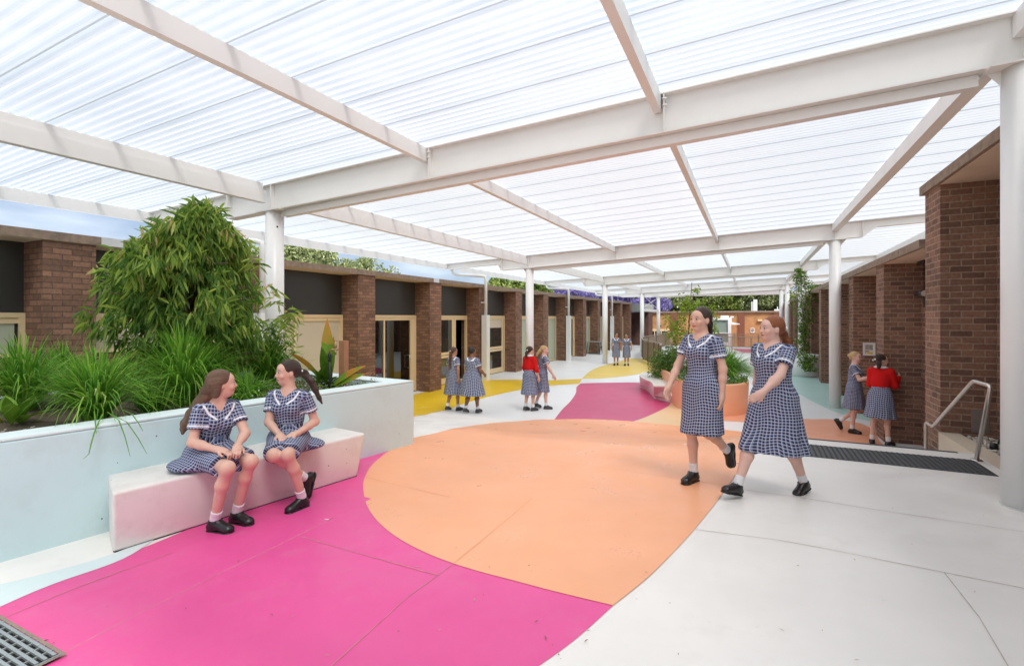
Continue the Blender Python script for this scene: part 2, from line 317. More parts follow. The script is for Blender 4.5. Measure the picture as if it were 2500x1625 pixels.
def leaf_mat(name, c1, c2, c3=None, tr=.35, scale=1.2, rough=.45):
    m, n, l, p = nt(name); o = n['Material Output']
    at = n.new('ShaderNodeAttribute'); at.attribute_name = 'leafrand'
    cr_ = n.new('ShaderNodeValToRGB'); e = cr_.color_ramp.elements; e[0].color = c1; e[1].color = c2; e[0].position = .15; e[1].position = .8
    if c3: x = e.new(.96); x.color = c3
    l.new(at.outputs['Fac'], cr_.inputs[0]); l.new(cr_.outputs[0], p.inputs['Base Color']); p.inputs['Roughness'].default_value = rough; p.inputs['Specular IOR Level'].default_value = .35
    t = n.new('ShaderNodeBsdfTranslucent'); l.new(cr_.outputs[0], t.inputs['Color']); mxs = n.new('ShaderNodeMixShader'); mxs.inputs[0].default_value = tr
    l.new(p.outputs[0], mxs.inputs[1]); l.new(t.outputs[0], mxs.inputs[2]); l.new(mxs.outputs[0], o.inputs['Surface']); return m
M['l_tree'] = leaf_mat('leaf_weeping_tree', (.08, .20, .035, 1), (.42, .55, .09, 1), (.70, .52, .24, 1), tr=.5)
M['l_grass'] = leaf_mat('leaf_strappy_grass', (.09, .27, .03, 1), (.34, .62, .07, 1), (.55, .58, .22, 1), tr=.45)
M['l_dark'] = leaf_mat('leaf_dark_shrub', (.06, .17, .03, 1), (.24, .40, .08, 1))
M['l_canna'] = leaf_mat('leaf_broad', (.05, .15, .015, 1), (.20, .36, .03, 1), (.55, .26, .04, 1))
M['l_euc'] = leaf_mat('leaf_eucalypt', (.10, .14, .05, 1), (.42, .46, .20, 1), (.70, .70, .42, 1), tr=.25)
M['l_euc2'] = leaf_mat('leaf_bush', (.09, .15, .035, 1), (.38, .46, .10, 1), (.55, .58, .18, 1), tr=.25)
M['l_jac'] = leaf_mat('jacaranda_bloom', (.12, .10, .27, 1), (.33, .27, .58, 1), (.52, .45, .74, 1), tr=.25)
M['l_bright'] = leaf_mat('leaf_bright', (.09, .20, .01, 1), (.30, .42, .03, 1))
M['l_climb'] = leaf_mat('leaf_climber', (.05, .13, .015, 1), (.20, .33, .03, 1), (.5, .5, .12, 1))
M['petal'] = leaf_mat('white_petal', (.55, .55, .58, 1), (.8, .8, .82, 1))
M['dry'] = leaf_mat('dry_leaf', (.20, .10, .04, 1), (.45, .30, .15, 1), tr=.1)
# ============================================================ GROUND AND PAINTED SHAPES
XL_ = [-9.9+.5*i for i in range(21)]+[.2, STX]
YL_ = [-4, -2, 0, 1, 2, 3, 4, 5, 5.6]+[6+.25*i for i in range(22)]+[12, 13, 14, 16, 18, 20, 24, 28, 32, 36, 40, 43.2]
mb = MB()
for i in range(len(XL_)-1):
    for j in range(len(YL_)-1):
        x0, x1, y0, y1 = XL_[i], XL_[i+1], YL_[j], YL_[j+1]
        e = 1e-4 if x1 == STX else 0
        mb.face([(x0, y0, ground(x0, y0)), (x1, y0, ground(x1-e, y0)), (x1, y1, ground(x1-e, y1)), (x0, y1, ground(x0, y1))], mi=1 if y0 > 9.6 else 0, smooth=True)
tag(mb.build('floor', [M['f_white'], M['f_white2']], weld=True), kind='structure')
mb = MB()                                               # landing, steps and lower floor on the right
mb.face([(STX, -4, 0), (2.28, -4, 0), (2.28, 7.36, 0), (STX, 7.36, 0)])
mb.face([(2.28, -4, 0), (2.9, -4, 0), (2.9, 6.2, 0), (2.28, 6.2, 0)])
for k in range(5):
    z1, z0, y = -.17*k, -.17*(k+1), 7.36+.3*k
    mb.face([(STX, y, z0), (STX, y, z1), (2.28, y, z1), (2.28, y, z0)])
    if k < 4: mb.face([(STX, y, z0), (2.28, y, z0), (2.28, y+.3, z0), (STX, y+.3, z0)])
y = 7.36+1.2
mb.face([(STX, y, LOW), (2.28, y, LOW), (2.28, 43.2, LOW), (STX, 43.2, LOW)], mi=1)
mb.face([(2.28, y, LOW), (2.95, y, LOW), (2.95, 43.2, LOW), (2.28, 43.2, LOW)], mi=1)
ys = [7.36+.2*i for i in range(19)]                      # cheek between ramp and steps
for a, b in zip(ys[:-1], ys[1:]): mb.face([(STX, a, LOW), (STX, b, LOW), (STX, b, ground(STX-1e-4, b)), (STX, a, ground(STX-1e-4, a))])
mb.face([(-9.9, 43.2, -1.5), (2.95, 43.2, -1.5), (2.95, 43.2, LOW), (-9.9, 43.2, LOW)], mi=1)
tag(mb.build('steps', [M['f_white'], M['f_white2']]), kind='structure')
mb = MB(); mb.face([(-200, -150, -1.52), (200, -150, -1.52), (200, 320, -1.52), (-200, 320, -1.52)])
tag(mb.build('ground', mat('far_ground', (.16, .15, .11, 1), .95, var=.3, scale=.4)), kind='structure')
mb = MB(); mb.face([(-9.9, 43.2, -1.5), (14, 43.2, -1.5), (14, 52, -1.5), (-9.9, 52, -1.5)])
mb.face([(-4.4, 43.25, -1.49), (3, 43.25, -1.49), (3, 47, -1.49), (-4.4, 47, -1.49)], mi=1)
tag(mb.build('lower_court', [M['f_white2'], M['f_mag2']]), kind='structure')

def crom(pts, n=5):
    if len(pts) < 3: return [Vector(p).to_2d() if len(p) == 3 else Vector(p) for p in pts]
    P = [Vector((p[0], p[1])) for p in pts]; P = [2*P[0]-P[1]]+P+[2*P[-1]-P[-2]]; out = []
    for i in range(1, len(P)-2):
        for k in range(n):
            t = k/n; a, b, c, d = P[i-1], P[i], P[i+1], P[i+2]
            out.append(.5*((2*b)+(c-a)*t+(2*a-5*b+4*c-d)*t*t+(3*b-a-3*c+d)*t*t*t))
    out.append(P[-2]); return out
def paint(name, curves, m, layer):
    """curves: lists of photo pixels, each smoothed on its own and joined with corners"""
    poly = []
    for c in curves:
        pts = [(p[1], p[2]) if p[0] == 'w' else tuple(onG(*p)[:2]) for p in c]
        for q in crom(pts):
            if not poly or (poly[-1]-q).length > .01: poly.append(q)
    if (poly[0]-poly[-1]).length < .01: poly.pop()
    bm = bmesh.new(); vs = [bm.verts.new((p.x, p.y, 0)) for p in poly]
    es = [bm.edges.new((vs[i], vs[(i+1) % len(vs)])) for i in range(len(vs))]
    bmesh.ops.triangle_fill(bm, edges=es, use_beauty=True)
    xs = [v.co.x for v in bm.verts]; yy = [v.co.y for v in bm.verts]
    for L, ax in ((XL_, 0), (YL_, 1)):
        lo, hi = (min(xs), max(xs)) if ax == 0 else (min(yy), max(yy))
        for q in L:
            if lo < q < hi:
                n = (1, 0, 0) if ax == 0 else (0, 1, 0); c = (q, 0, 0) if ax == 0 else (0, q, 0)
                bmesh.ops.bisect_plane(bm, geom=bm.verts[:]+bm.edges[:]+bm.faces[:], plane_co=c, plane_no=n)
    bmesh.ops.remove_doubles(bm, verts=bm.verts, dist=1e-4)
    for v in bm.verts: v.co.z = ground(v.co.x, v.co.y)+.0032*layer
    bm.normal_update()
    for f in bm.faces:
        if f.normal.z < 0: f.normal_flip()
    me = bpy.data.meshes.new(name); bm.to_mesh(me); bm.free(); me.materials.append(m)
    o = bpy.data.objects.new(name, me); COL.objects.link(o); return tag(o, kind='structure')
ell = [(1496, 1479), (1523, 1458), (1586, 1406), (1649, 1343), (1697, 1290), (1744, 1232), (1775, 1190), (1802, 1148), (1817.5, 1117), (1824, 1096), (1826, 1075), (1823, 1055)]
ell_top = [(1823, 1055), (1740, 1046), (1657, 1039.5), (1544, 1028.5), (1423, 1023), (1313, 1024.5), (1250, 1029), (1177, 1036), (1082, 1052.5), (1010.7, 1069), (966, 1090), (925, 1120), (904, 1140.7), (892, 1163), (886.6, 1186), (893, 1227), (914, 1264), (946, 1295.5), (988, 1324), (1046, 1353), (1109, 1377), (1177, 1398), (1250, 1417), (1355, 1445), (1496, 1479)]
paint('painted_orange_circle', [ell, ell_top], M['f_org'], 2)
paint('painted_magenta', [[(-260, 1600), (0, 1478), (131, 1421.6), (250, 1371), (368, 1329.6), (560, 1248), (700, 1185), (880, 1120)], [(880, 1120), (1011, 1070)], [(1011, 1070), (1300, 1180), (1420, 1330), (1496, 1479)], [(1496, 1479), (1407.6, 1558), (1313, 1627), (1225, 1685)], [(1225, 1685), (800, 1740), (200, 1760)]], M['f_mag'], 1)
paint('painted_mint_strip', [[(-260, 1480), (0, 1427), (131, 1395), (262, 1357), (400, 1302)], [(400, 1302), (300, 1365), (131, 1426), (0, 1482), (-260, 1604)]], M['f_mint2'], 1.6)
paint('painted_plum', [[(1344, 1030), (1371, 1001), (1392, 980), (1406, 959), (1407.6, 945), (1418, 935.5)], [(1418, 935.5), (1486, 933.8), (1563, 933.4), (1640, 936)], [(1640, 936), (1660, 975), (1631, 992), (1607, 1004), (1576, 1018), (1530, 1034)]], M['f_mag2'], 1)
paint('painted_salmon_lit', [[(1536, 1034), (1576, 1018), (1607, 1004), (1631, 992)], [(1631, 992), (1650, 975), (1700, 980), (1712, 1003)], [(1712, 1003), (1705, 1025), (1657, 1041)]], M['f_salmon_lit'], 1.2)
paint('painted_salmon', [[(1712, 1003), (1740, 985), (1800, 990), (1880, 1006), (1965, 1022), (2030, 1023), (2099, 1032.5), (2135, 1052), ('w', 2.24, 11.7), ('w', 2.3, 10.9)], [('w', 2.3, 10.9), ('w', 1.9, 10.4), ('w', .9, 10.6)], [('w', .9, 10.6), ('w', .46, 11.4), (1840, 1034), (1760, 1027), (1705, 1026)]], M['f_org2'], 1)
paint('painted_mint', [[(1900, 912), (2001, 924), (2048, 934), (2068, 962), (2106, 1004), (2142, 1006)], [(2142, 1006), (2146, 1030), (2099, 1022), (2060, 1012), (2022, 998), (1977, 976), (1950, 962), (1900, 952)]], M['f_mint'], 1)
paint('painted_yellow', [[(1040, 1012), (1060, 1006), (1114, 991.7), (1185, 970), (1276, 950), (1345, 941), (1414, 936)], [(1414, 936), (1421, 924.5)], [(1421, 924.5), (1327, 928), (1273, 926.5), (1188, 927), (1125, 930), (1075, 938), (1044, 951)], [('w', -9.45, 13.0), ('w', -9.5, 9.0), ('w', -7, 6.9)], [(880, 1060), (960, 1034), (1040, 1012)]], M['f_yel'], 1)
paint('painted_yellow_sheen', [[(1421, 924.5), (1426, 918), (1446, 902.6), (1475, 891.5), (1514, 881), (1545, 874.4), (1575, 876), (1640, 893)], [(1640, 893), (1660, 905), (1591, 907), (1540, 916), (1475, 923), (1421, 924.5)]], M['f_yel_sheen'], 1)
# joints cut in the slab
def strip(mb, px, w_, mi=0, lift=.016, world=False):
    P = [Vector(p) if world else onG(*p) for p in px]; out = []
    for a, b in zip(P[:-1], P[1:]):
        n = max(1, int((b-a).length/.2))
        out += [a.lerp(b, k/n) for k in range(n)]
    out.append(P[-1])
    for a, b in zip(out[:-1], out[1:]):
        d = (b-a).to_2d().normalized(); q = Vector((-d.y, d.x))*w_/2*(.7+.6*random.random()); z0, z1 = ground(a.x, a.y)+lift, ground(b.x, b.y)+lift
        mb.face([(a.x-q.x, a.y-q.y, z0), (b.x-q.x, b.y-q.y, z1), (b.x+q.x, b.y+q.y, z1), (a.x+q.x, a.y+q.y, z0)], mi=mi)
mb = MB()
for px in ([(878, 1232), (700, 1322), (525, 1406), (320, 1508), (147, 1600)], [(1110, 1375), (998, 1456), (809, 1627)], [(736, 1311), (900, 1358), (1072, 1406)], [(0, 1512), (200, 1430), (420, 1350)]): strip(mb, px, .006, 0, .0062)
for px in ([(1110, 1375), (1175, 1322), (1299, 1218)], [(893, 1166), (990, 1190), (1100, 1215)], [(1320, 1122), (1500, 1146), (1770, 1186)], [(1040, 1085), (1200, 1110)]): strip(mb, px, .004, 2, .0085)
for px in ([(1780, 1190), (2100, 1238), (2500, 1298)], [(1697, 1292), (1900, 1318), (2130, 1362), (2305, 1397), (2500, 1436)], [(2305, 1397), (2390, 1505), (2462, 1627)]): strip(mb, px, .005, 1, .003)
strip(mb, [(1290, 928), (1350, 905), (1340, 896)], .012, 1, .006)
tag(mb.build('floor_joints', [M['joint'], M['joint_w'], M['joint_o']]), kind='structure')
# leaf litter
mb = MB(); rnd = random.Random(3)
for _ in range(60):
    u, v = rnd.uniform(0, 2450), rnd.uniform(1075, 1620)
    if u < 900 and v < 1300: continue
    p = onG(u, v); a = rnd.uniform(0, 6.28); L = rnd.uniform(.004, .018); W = rnd.uniform(.002, .004)
    if p.y > 7.1 and p.x > .3: continue
    d = Vector((math.cos(a), math.sin(a), 0)); q = Vector((-d.y, d.x, 0)); z = Vector((0, 0, .010)); c = Vector((0, 0, rnd.uniform(0, .004)))
    mb.face([p+z-d*L, p+z+q*W+c, p+z+d*L, p+z-q*W+c], mi=rnd.randrange(2))
tag(mb.build('leaf_litter', [mat('litter_brown', (.22, .12, .06, 1), .9), mat('litter_pale', (.5, .38, .25, 1), .9)]), 'scattered dry leaves and twigs on the painted floor', 'leaf litter', kind='stuff')
# lower-left drain grate
p0 = onZ(148, 1600, -.10); p1 = onZ(0, 1512, -.10); g0 = Vector((p0.x, p0.y, 0))
gr = empty('drain_grate', (p0.x-.4, p0.y-.4, -.11), 'galvanised slotted drain grate in the magenta floor, lower left corner', 'drain grate')
dx = (p1-p0).to_2d().normalized(); dy = Vector((dx.y, -dx.x)); dy = dy if dy.y < 0 else -dy
fr, bars, gap = MB(), MB(), MB()
def q2(a, b): return (p0.x+dx.x*a+dy.x*b, p0.y+dx.y*a+dy.y*b)
zz = -.105
gap.face([(*q2(0, 0), zz+.004), (*q2(1.2, 0), zz+.004), (*q2(1.2, .62), zz+.004), (*q2(0, .62), zz+.004)])
for a0, a1, b0, b1 in ((-.02, 1.23, -.016, 0), (-.014, 0, 0, .62)):
    fr.face([(*q2(a0, b0), zz+.012), (*q2(a1, b0), zz+.012), (*q2(a1, b1), zz+.012), (*q2(a0, b1), zz+.012)])
k = .018
while k < .6:
    A, B = q2(.01, k), q2(1.19, k); bars.bar((*A, zz+.014), (*B, zz+.014), .015, .012); k += .034
k = .0
while k < 1.2:
    A, B = q2(k, 0), q2(k, .6); bars.bar((*A, zz+.012), (*B, zz+.012), .007, .010); k += .075
gap.build('void', M['black'], gr); fr.build('kerb_edge', mat('mortar_edge', (.27, .23, .17, 1), .95, var=.3, scale=30), gr); bars.build('grating', M['galv'], gr)
# tactile strip and step nosing
tc_ = empty('tactile_strip', (1.3, 6.7, .0), 'charcoal studded tactile strip laid across the head of the steps', 'tactile paving')
mb = MB(); mb.box(.48, 2.17, 6.4, 7.0, 0, .006); mb.build('mat_sheet', M['tactile'], tc_)
mb = MB(); nx, ny = 34, 12
for i in range(nx):
    for j in range(ny): mb.lathe([(.016, .006), (.011, .0115), (0, .0118)], (.48+.025+i*.0494, 6.425+j*.05, 0), n=6)
st = mb.build('stud', mat('charcoal_stud', (.035, .037, .04, 1), .5), tc_); tag(st, kind='stuff')
mb = MB(); mb.box(STX, 2.13, 7.305, 7.355, 0, .005)
for k in range(1, 5): mb.box(STX, 2.13, 7.305+.3*k, 7.355+.3*k, -.17*k, -.17*k+.005)
tag(mb.build('step_nosing', M['tactile']), 'thin dark nosing strips along the edges of the concrete steps', 'step nosing')

# ============================================================ CANOPY
G = .0413
def zt(x): return 3.67+G*(x+6.86)
def zb(x): return 3.245+G*(x+6.86)
XC, XR_ = -6.86, 2.0
ROWS = [5.45, 15.54, 25.24, 34.93, 41.66]
can = empty('walkway_canopy', (-2.4, 20, LOW), 'long white steel canopy with translucent corrugated roof over the painted walkway', 'canopy')
def sheet(y0, y1):
    mb = MB(); pitch, amp = .1067, .031; n = int((y1-y0)/pitch*8); xs = [-10.33, -6.95, -3.9, -.9, 2, 4.8]
    for i in range(n):
        ya, yb = y0+(y1-y0)*i/n, y0+(y1-y0)*(i+1)/n
        za, zb_ = amp*math.cos(2*math.pi*ya/pitch), amp*math.cos(2*math.pi*yb/pitch)
        for xa, xb in zip(xs[:-1], xs[1:]):
            mb.face([(xa, ya, zt(xa)+.03+za), (xb, ya, zt(xb)+.03+za), (xb, yb, zt(xb)+.03+zb_), (xa, yb, zt(xa)+.03+zb_)], smooth=True)
    k = math.ceil(y0/.64)
    while k*.64+.11 < y1:                                 # side laps: a second thickness of sheet
        yc = k*.64+.045
        for i in range(8):
            ya, yb = yc+.05*i/8, yc+.05*(i+1)/8
            za, zb_ = amp*math.cos(2*math.pi*ya/pitch)-.006, amp*math.cos(2*math.pi*yb/pitch)-.006
            mb.face([(-10.32, ya, zt(-10.32)+.03+za), (4.78, ya, zt(4.78)+.03+za), (4.78, yb, zt(4.78)+.03+zb_), (-10.32, yb, zt(-10.32)+.03+zb_)], mi=1, smooth=True)
        k += 1
    return mb.build('roof_sheet', [M['poly'], M['poly_lap']], can, weld=False)
edges = [-.62]+ROWS+[43.0]  # unseen near end is cut short to let sky light onto the floor
for a, b in zip(edges[:-1], edges[1:]): sheet(a, b)
def girder(y, first=False):
    mb = MB(); mb2 = MB()
    def seg(x0, x1, b0, b1, endplate=None):
        t0, t1 = zt(x0), zt(x1)
        for yy in (y-.006, y+.006): mb.face([(x0, yy, b0), (x1, yy, b1), (x1, yy, t1), (x0, yy, t0)])
        for z0, z1 in ((t0-.007, t1-.007), (b0+.007, b1+.007)):
            mb.bar((x0, y, z0), (x1, y, z1), .17, .014)
    seg(-10.2, -8.07, zt(-10.2)-.2, zt(-8.07)-.2); seg(-8.07, -7.92, zt(-8.07)-.2, zb(-7.92)); seg(-7.92, 2.6, zb(-7.92), zb(2.6)); seg(2.6, 2.9, zb(2.6), zt(2.9)-.2); seg(2.9, 4.7, zt(2.9)-.2, zt(4.7)-.2)
    for x in (-7.93, -6.86, -3.83, -.83, 2.0, 2.6): mb.box(x-.006, x+.006, y-.085, y+.085, zb(x)+.01, zt(x)-.01)
    g = mb.build('girder', M['white_steel'], can)
    mb2.bar((-6.68, y+.055, zb(-6.68)-.053), (1.72, y+.055, zb(1.72)-.053), .10, .10); mb2.build('service_tray', M['white_steel'], can)
    for x in (-3.87, -.87):
        for z in (-.07, -.14): b_ = MB(); b_.tube([(x+.03, y-.09, zt(x)+z), (x+.075, y-.09, zt(x)+z)], .011, 6); b_.build('bolt', M['white_steel'], g)
for y in [-.5]+ROWS: girder(y)  # first girder is added out of view to carry the shortened end
for a, b in zip([-.5]+ROWS[:-1], ROWS):
    for x, w_, h_ in ((-3.9, .08, .18), (-.9, .08, .18), (2.0, .15, .2)):
        mb = MB(); mb.box(x-w_/2, x+w_/2, a+.02, b-.02, zt(x)-h_-.004, zt(x)-.004)
        mb.build('rafter', M['white_steel'], can)
    mb = MB(); mb.box(-7.0, -6.9, a+.02, b-.13, zt(-6.9)-.31, zt(-6.9)-.115); mb.box(-6.985, -6.915, a+.02, b-.17, zt(-6.9)-.115, zt(-6.9)-.006); mb.build('gutter_beam', M['white_steel'], can)
for x in (-10.22, 4.72):
    mb = MB(); mb.box(x-.03, x+.03, -.7, 43, zt(x)-.2, zt(x)-.002); mb.build('eave_beam', M['white_steel'], can)
mb = MB(); mb.box(-10.2, 4.7, 42.9, 42.98, 3.3, 3.6); mb.build('end_fascia', M['white_steel'], can)
def column(x, y, zf):
    mb = MB(); mb.tube([(x, y, zf), (x, y, zb(x)-.01)], .1365, 40); o = mb.build('column', M['column'], can)
    mb = MB(); mb.bar((x-.25, y, zb(x-.25)-.009), (x+.25, y, zb(x+.25)-.009), .30, .018)
    for sx in (-1, 1):
        for a, b in ((.13, .24),): mb.face([(x+sx*a, y, zb(x)-.16), (x+sx*b, y, zb(x)-.02), (x+sx*a, y, zb(x)-.02)])
    mb.build('head_plate', M['white_steel'], o)
    mb = MB(); mb.lathe([(.145, .0), (.145, .012), (.137, .014)], (x, y, zf), n=40); mb.build('base_ring', M['seal'], o)
for y in ROWS:
    for x in (XC, XR_): column(x, y, ground(x, y) if not (x == XC and y < 6) else -.3)
h0 = Vector((XC, 5.45, 0)); dv = Vector((-h0.x, -h0.y, 0)).normalized(); sd_ = Vector((-dv.y, dv.x, 0)); an = (dv*.97+sd_*.26).normalized()
mb = MB(); c0_ = h0+an*.1362+Vector((0, 0, 2.98)); mb.tube([c0_, c0_+an*.004], .014, 12); mb.build('bolt_hole', M['black'], can)
mb = MB()
for a, b in (((XC, 35.05, 3.15), (XC, 41.5, 2.2)), ((XC, 35.05, 2.2), (XC, 41.5, 3.15))): mb.tube([a, b], .018, 6)
mb.box(XC-.06, XC+.06, 35.0, 41.6, 2.0, 2.17); mb.build('cross_brace', M['white_steel'], can)
for y0 in (6.96, 16.53, 26.04, 35.55):
    mb = MB(); ye = y0-.85
    mb.tube([(-10.1, ye, zt(-10.1)-.2), (-10.1, ye+.02, 3.22), (-10.0, ye+.08, 3.16), (-9.25, y0-.06, 3.13), (-9.16, y0, 3.10), (-9.13, y0, 3.0), (-9.13, y0, 1.6)], .06, 16)
    dp = mb.build('downpipe', M['pvc'], can)
    mb = MB(); mb.box(-9.24, -9.02, y0-.13, y0+.13, LOW, 1.64); mb.build('pipe_casing', M['white_paint'], dp)
    mb = MB(); mb.box(-9.3, -9.1, y0-.08, y0-.05, 2.1, 2.14); mb.build('pipe_clip', M['white_paint'], dp)

# ============================================================ LEFT CLASSROOM BUILDING
lb = empty('classroom_building', (-9.6, 20, LOW), 'long low brown brick classroom building with piers, left of the walkway', 'building')
PY = [.28+3.2125*k for k in range(-1, 14)]               # near face of each pier
mb = MB(); mb.box(-24, -9.27, -4, 42.8, 2.69, 2.82); o = mb.build('roof_slab', [M['fascia']], lb)
mb = MB(); mb.box(-9.9, -9.30, -4, 42.7, 2.684, 2.6895); mb.build('soffit', M['soffit'], lb)
mb = MB(); mb.box(-24, -9.5, -4, 42.6, 2.82, 2.845); mb.build('roof_deck', M['grey_white'], lb)
for y in PY:
    mb = MB(); mb.box(-10.1, -9.3, y, y+.65, LOW, 2.683); mb.build('brick_pier', M['brick_l'], lb)
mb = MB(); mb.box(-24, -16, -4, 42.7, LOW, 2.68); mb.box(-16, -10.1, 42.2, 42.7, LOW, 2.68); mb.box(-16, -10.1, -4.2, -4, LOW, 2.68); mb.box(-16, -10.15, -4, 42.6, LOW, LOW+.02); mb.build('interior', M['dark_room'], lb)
XW = -9.88
def bay(k, kind):
    y0, y1 = PY[k]+.65, PY[k+1]; hz = 1.62; fl = ground(-9.7, (y0+y1)/2)*0+LOW
    mb = MB(); mb.box(XW-.05, XW-.01, y0, y1, hz, 2.683); mb.build('spandrel_panel', M['panel'], lb)
    sill = .96 if kind in ('window', 'window2') else fl+.03
    if kind == 'high': sill = .55
    F = .07
    fr = MB(); fr.box(XW-.05, XW+.04, y0, y1, hz-F, hz); fr.box(XW-.05, XW+.04, y0, y0+F, sill, hz-F); fr.box(XW-.05, XW+.04, y1-F, y1, sill, hz-F); fr.box(XW-.05, XW+.04, y0+F, y1-F, sill, sill+.05)
    fr.box(XW-.03, XW+.02, y0+F, y1-F, hz-F-.09, hz-F)
    ym = y0+(y1-y0)*.40
    o = None
    def panes(specs, m, name):
        for a, b, z0, z1 in specs:
            p = MB(); p.box(XW-.012, XW-.004, a, b, z0, z1); p.build(name, m, o)
    top = hz-F-.09
    if sill > 0:
        p = MB(); p.box(XW-.08, XW+.0, y0, y1, fl, sill); p.build('dwarf_wall', M['brick_l'], lb)
    if kind in ('window', 'window2', 'slider', 'tall'):
        fr.box(XW-.03, XW+.03, ym-.03, ym+.03, sill+.05, top)
        o = fr.build('window_frame', M['cream'], lb)
        m = M['cream_blind'] if kind in ('window2', 'slider') else M['green_blind']
        panes([(y0+F, ym-.03, sill+.05, top), (ym+.03, y1-F-.04, sill+.05, top)], m, 'blind')
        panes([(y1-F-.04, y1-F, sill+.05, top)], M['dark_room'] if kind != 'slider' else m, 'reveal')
    elif kind == 'glassdoor':
        fr.box(XW-.03, XW+.03, ym-.03, ym+.03, sill+.05, top); fr.box(XW-.03, XW+.03, y1-F-.22, y1-F-.0, sill+.05, top)
        o = fr.build('door_frame', M['cream'], lb)
        panes([(y0+F, ym-.03, sill+.05, top), (ym+.03, y1-F-.22, sill+.05, top)], M['glass'], 'glass_pane')
        p = MB(); yh = y1-F-.34
        p.tube([(XW+.02, yh, -.05), (XW+.09, yh, -.05), (XW+.09, yh, .35), (XW+.02, yh, .35)], .014, 8); p.build('door_handle', M['steel'], o)
        # inside: grid of drawings on dark wall, a table
        p = MB()
        for i in range(3):
            for j in range(3): p.box(XW-2.2, XW-2.19, y0+.35+i*.75+.06*j, y0+.88+i*.75, -.35+j*.62, .12+j*.62)
        p.build('pinned_drawings', mat('pinned_paper', (.30, .27, .24, 1), .9, var=.5, scale=5), lb)
        p = MB(); p.box(XW-1.5, XW-.8, y0+1.0, y1-.3, -.15, -.12); p.box(XW-1.45, XW-1.40, y0+1.05, y0+1.1, fl, -.15); p.box(XW-.9, XW-.85, y1-.4, y1-.35, fl, -.15); p.build('table', mat('grey_table', (.25, .25, .26, 1), .5), lb)
    elif kind in ('door', 'opendoor'):
        a = y0+F if kind == 'door' else y0+F; yd = y0+(.42 if kind == 'door' else .05)
        if kind == 'door': fr.box(XW-.03, XW+.03, yd, yd+.07, sill, top+.09)
        yr = y1-F-(.06 if kind == 'door' else .85)
        if kind == 'opendoor': fr.box(XW-.02, XW+.05, yr, yr+.09, sill, top+.09)
        fr.box(XW-.03, XW+.02, yd+.07, yr, sill+.05, sill+.20); fr.box(XW-.03, XW+.02, yd+.07, yr, .10, .30)
        for yy in (yd+.07, yr-.11): fr.box(XW-.028, XW+.018, yy, yy+.11, sill+.2, top)
        o = fr.build('door_frame', M['cream'], lb)
        panes([(yd+.18, yr-.11, sill+.2, .10), (yd+.18, yr-.11, .30, top)], M['glass_dark'], 'glass_pane')
        p = MB(); p.box(XW+.021, XW+.024, yd+.28, yr-.2, .19, .205); p.build('vent_slot', M['black'], o)
        if kind == 'door':
            panes([(y0+F, yd, sill+.05, top)], M['green_blind'], 'side_light')
            p = MB(); p.box(XW-.003, XW+.002, yd+.18, yr-.11, top-.35, top); p.build('blind', M['cream_blind'], o)
            p = MB(); p.box(XW+.03, XW+.06, yd+.09, yd+.14, .33, .45); p.build('door_lock', M['steel'], o)
        else:
            p = MB(); p.box(XW-.003, XW-.001, yd+.25, yd+.62, .45, .80); p.box(XW-.003, XW-.001, yd+.35, yd+.75, 1.0, 1.3); p.build('paper_notice', mat('notice_paper', (.5, .5, .5, 1), .8), o)
    elif kind == 'high':
        o = fr.build('window_frame', M['cream'], lb); panes([(y0+F, y1-F, sill+.05, top)], M['green_blind'], 'blind')
    else: fr.build('window_frame', M['panel'], lb)
for k, kd in enumerate(['window', 'window', 'window2', 'slider', 'glassdoor', 'opendoor', 'door', 'tall', 'tall', 'glassdoor', 'tall', 'tall', 'high', 'tall']):
    if k < len(PY)-1: bay(k, kd)
for y in (7.1, 16.2): mb = MB(); mb.box(-9.268, -9.262, y-2.9, y-2.6, 2.69, 2.821); mb.build('flashing_patch', M['grey_white'], lb)
# dark brick link block at the far end
dl = empty('dark_brick_block', (-9.4, 46, LOW), 'very dark brick block with grey lintel past the end of the classrooms', 'building')
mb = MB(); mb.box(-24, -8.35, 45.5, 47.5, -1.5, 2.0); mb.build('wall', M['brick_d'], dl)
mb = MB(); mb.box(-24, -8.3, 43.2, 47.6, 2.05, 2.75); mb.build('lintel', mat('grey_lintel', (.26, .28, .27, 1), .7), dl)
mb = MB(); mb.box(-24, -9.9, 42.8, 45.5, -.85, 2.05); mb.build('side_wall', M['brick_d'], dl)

# ============================================================ RIGHT BUILDING (tall block + lower block)
rb = empty('brick_hall', (2.6, 5, LOW), 'taller brown brick block with thick concrete roof edge at right foreground', 'building')
rf = empty('brick_wing', (2.6, 25, LOW), 'lower brown brick wing with repeated piers along the right side', 'building')
mb = MB(); mb.box(2.25, 14, -4, 9.26, 3.35, 3.48); mb.build('roof_slab', M['fascia'], rb)
mb = MB(); mb.box(2.30, 3.2, -4, 9.2, 3.344, 3.3495); mb.build('soffit', M['soffit'], rb)
for y in (8.54, 5.3, 2.1, -1.1):
    mb = MB(); mb.box(2.3, 3.0, y, y+.64, LOW, 3.343); mb.build('brick_pier', M['brick_r'], rb)
mb = MB(); mb.box(2.88, 3.1, -4, 8.56, -.3, 2.59); mb.box(2.9, 14, 9.0, 9.18, LOW, 3.34); mb.build('wall', M['brick_r'], rb)
mb = MB(); mb.box(2.92, 2.96, -4, 8.56, 2.59, 3.34); mb.build('high_window', M['glass_dark'], rb)
mb = MB(); mb.box(2.25, 14, 9.262, 44.5, 2.58, 2.71); mb.build('roof_slab', M['fascia'], rf)
mb = MB(); mb.box(2.30, 3.2, 9.3, 44.4, 2.574, 2.5795); mb.build('soffit', M['soffit'], rf)
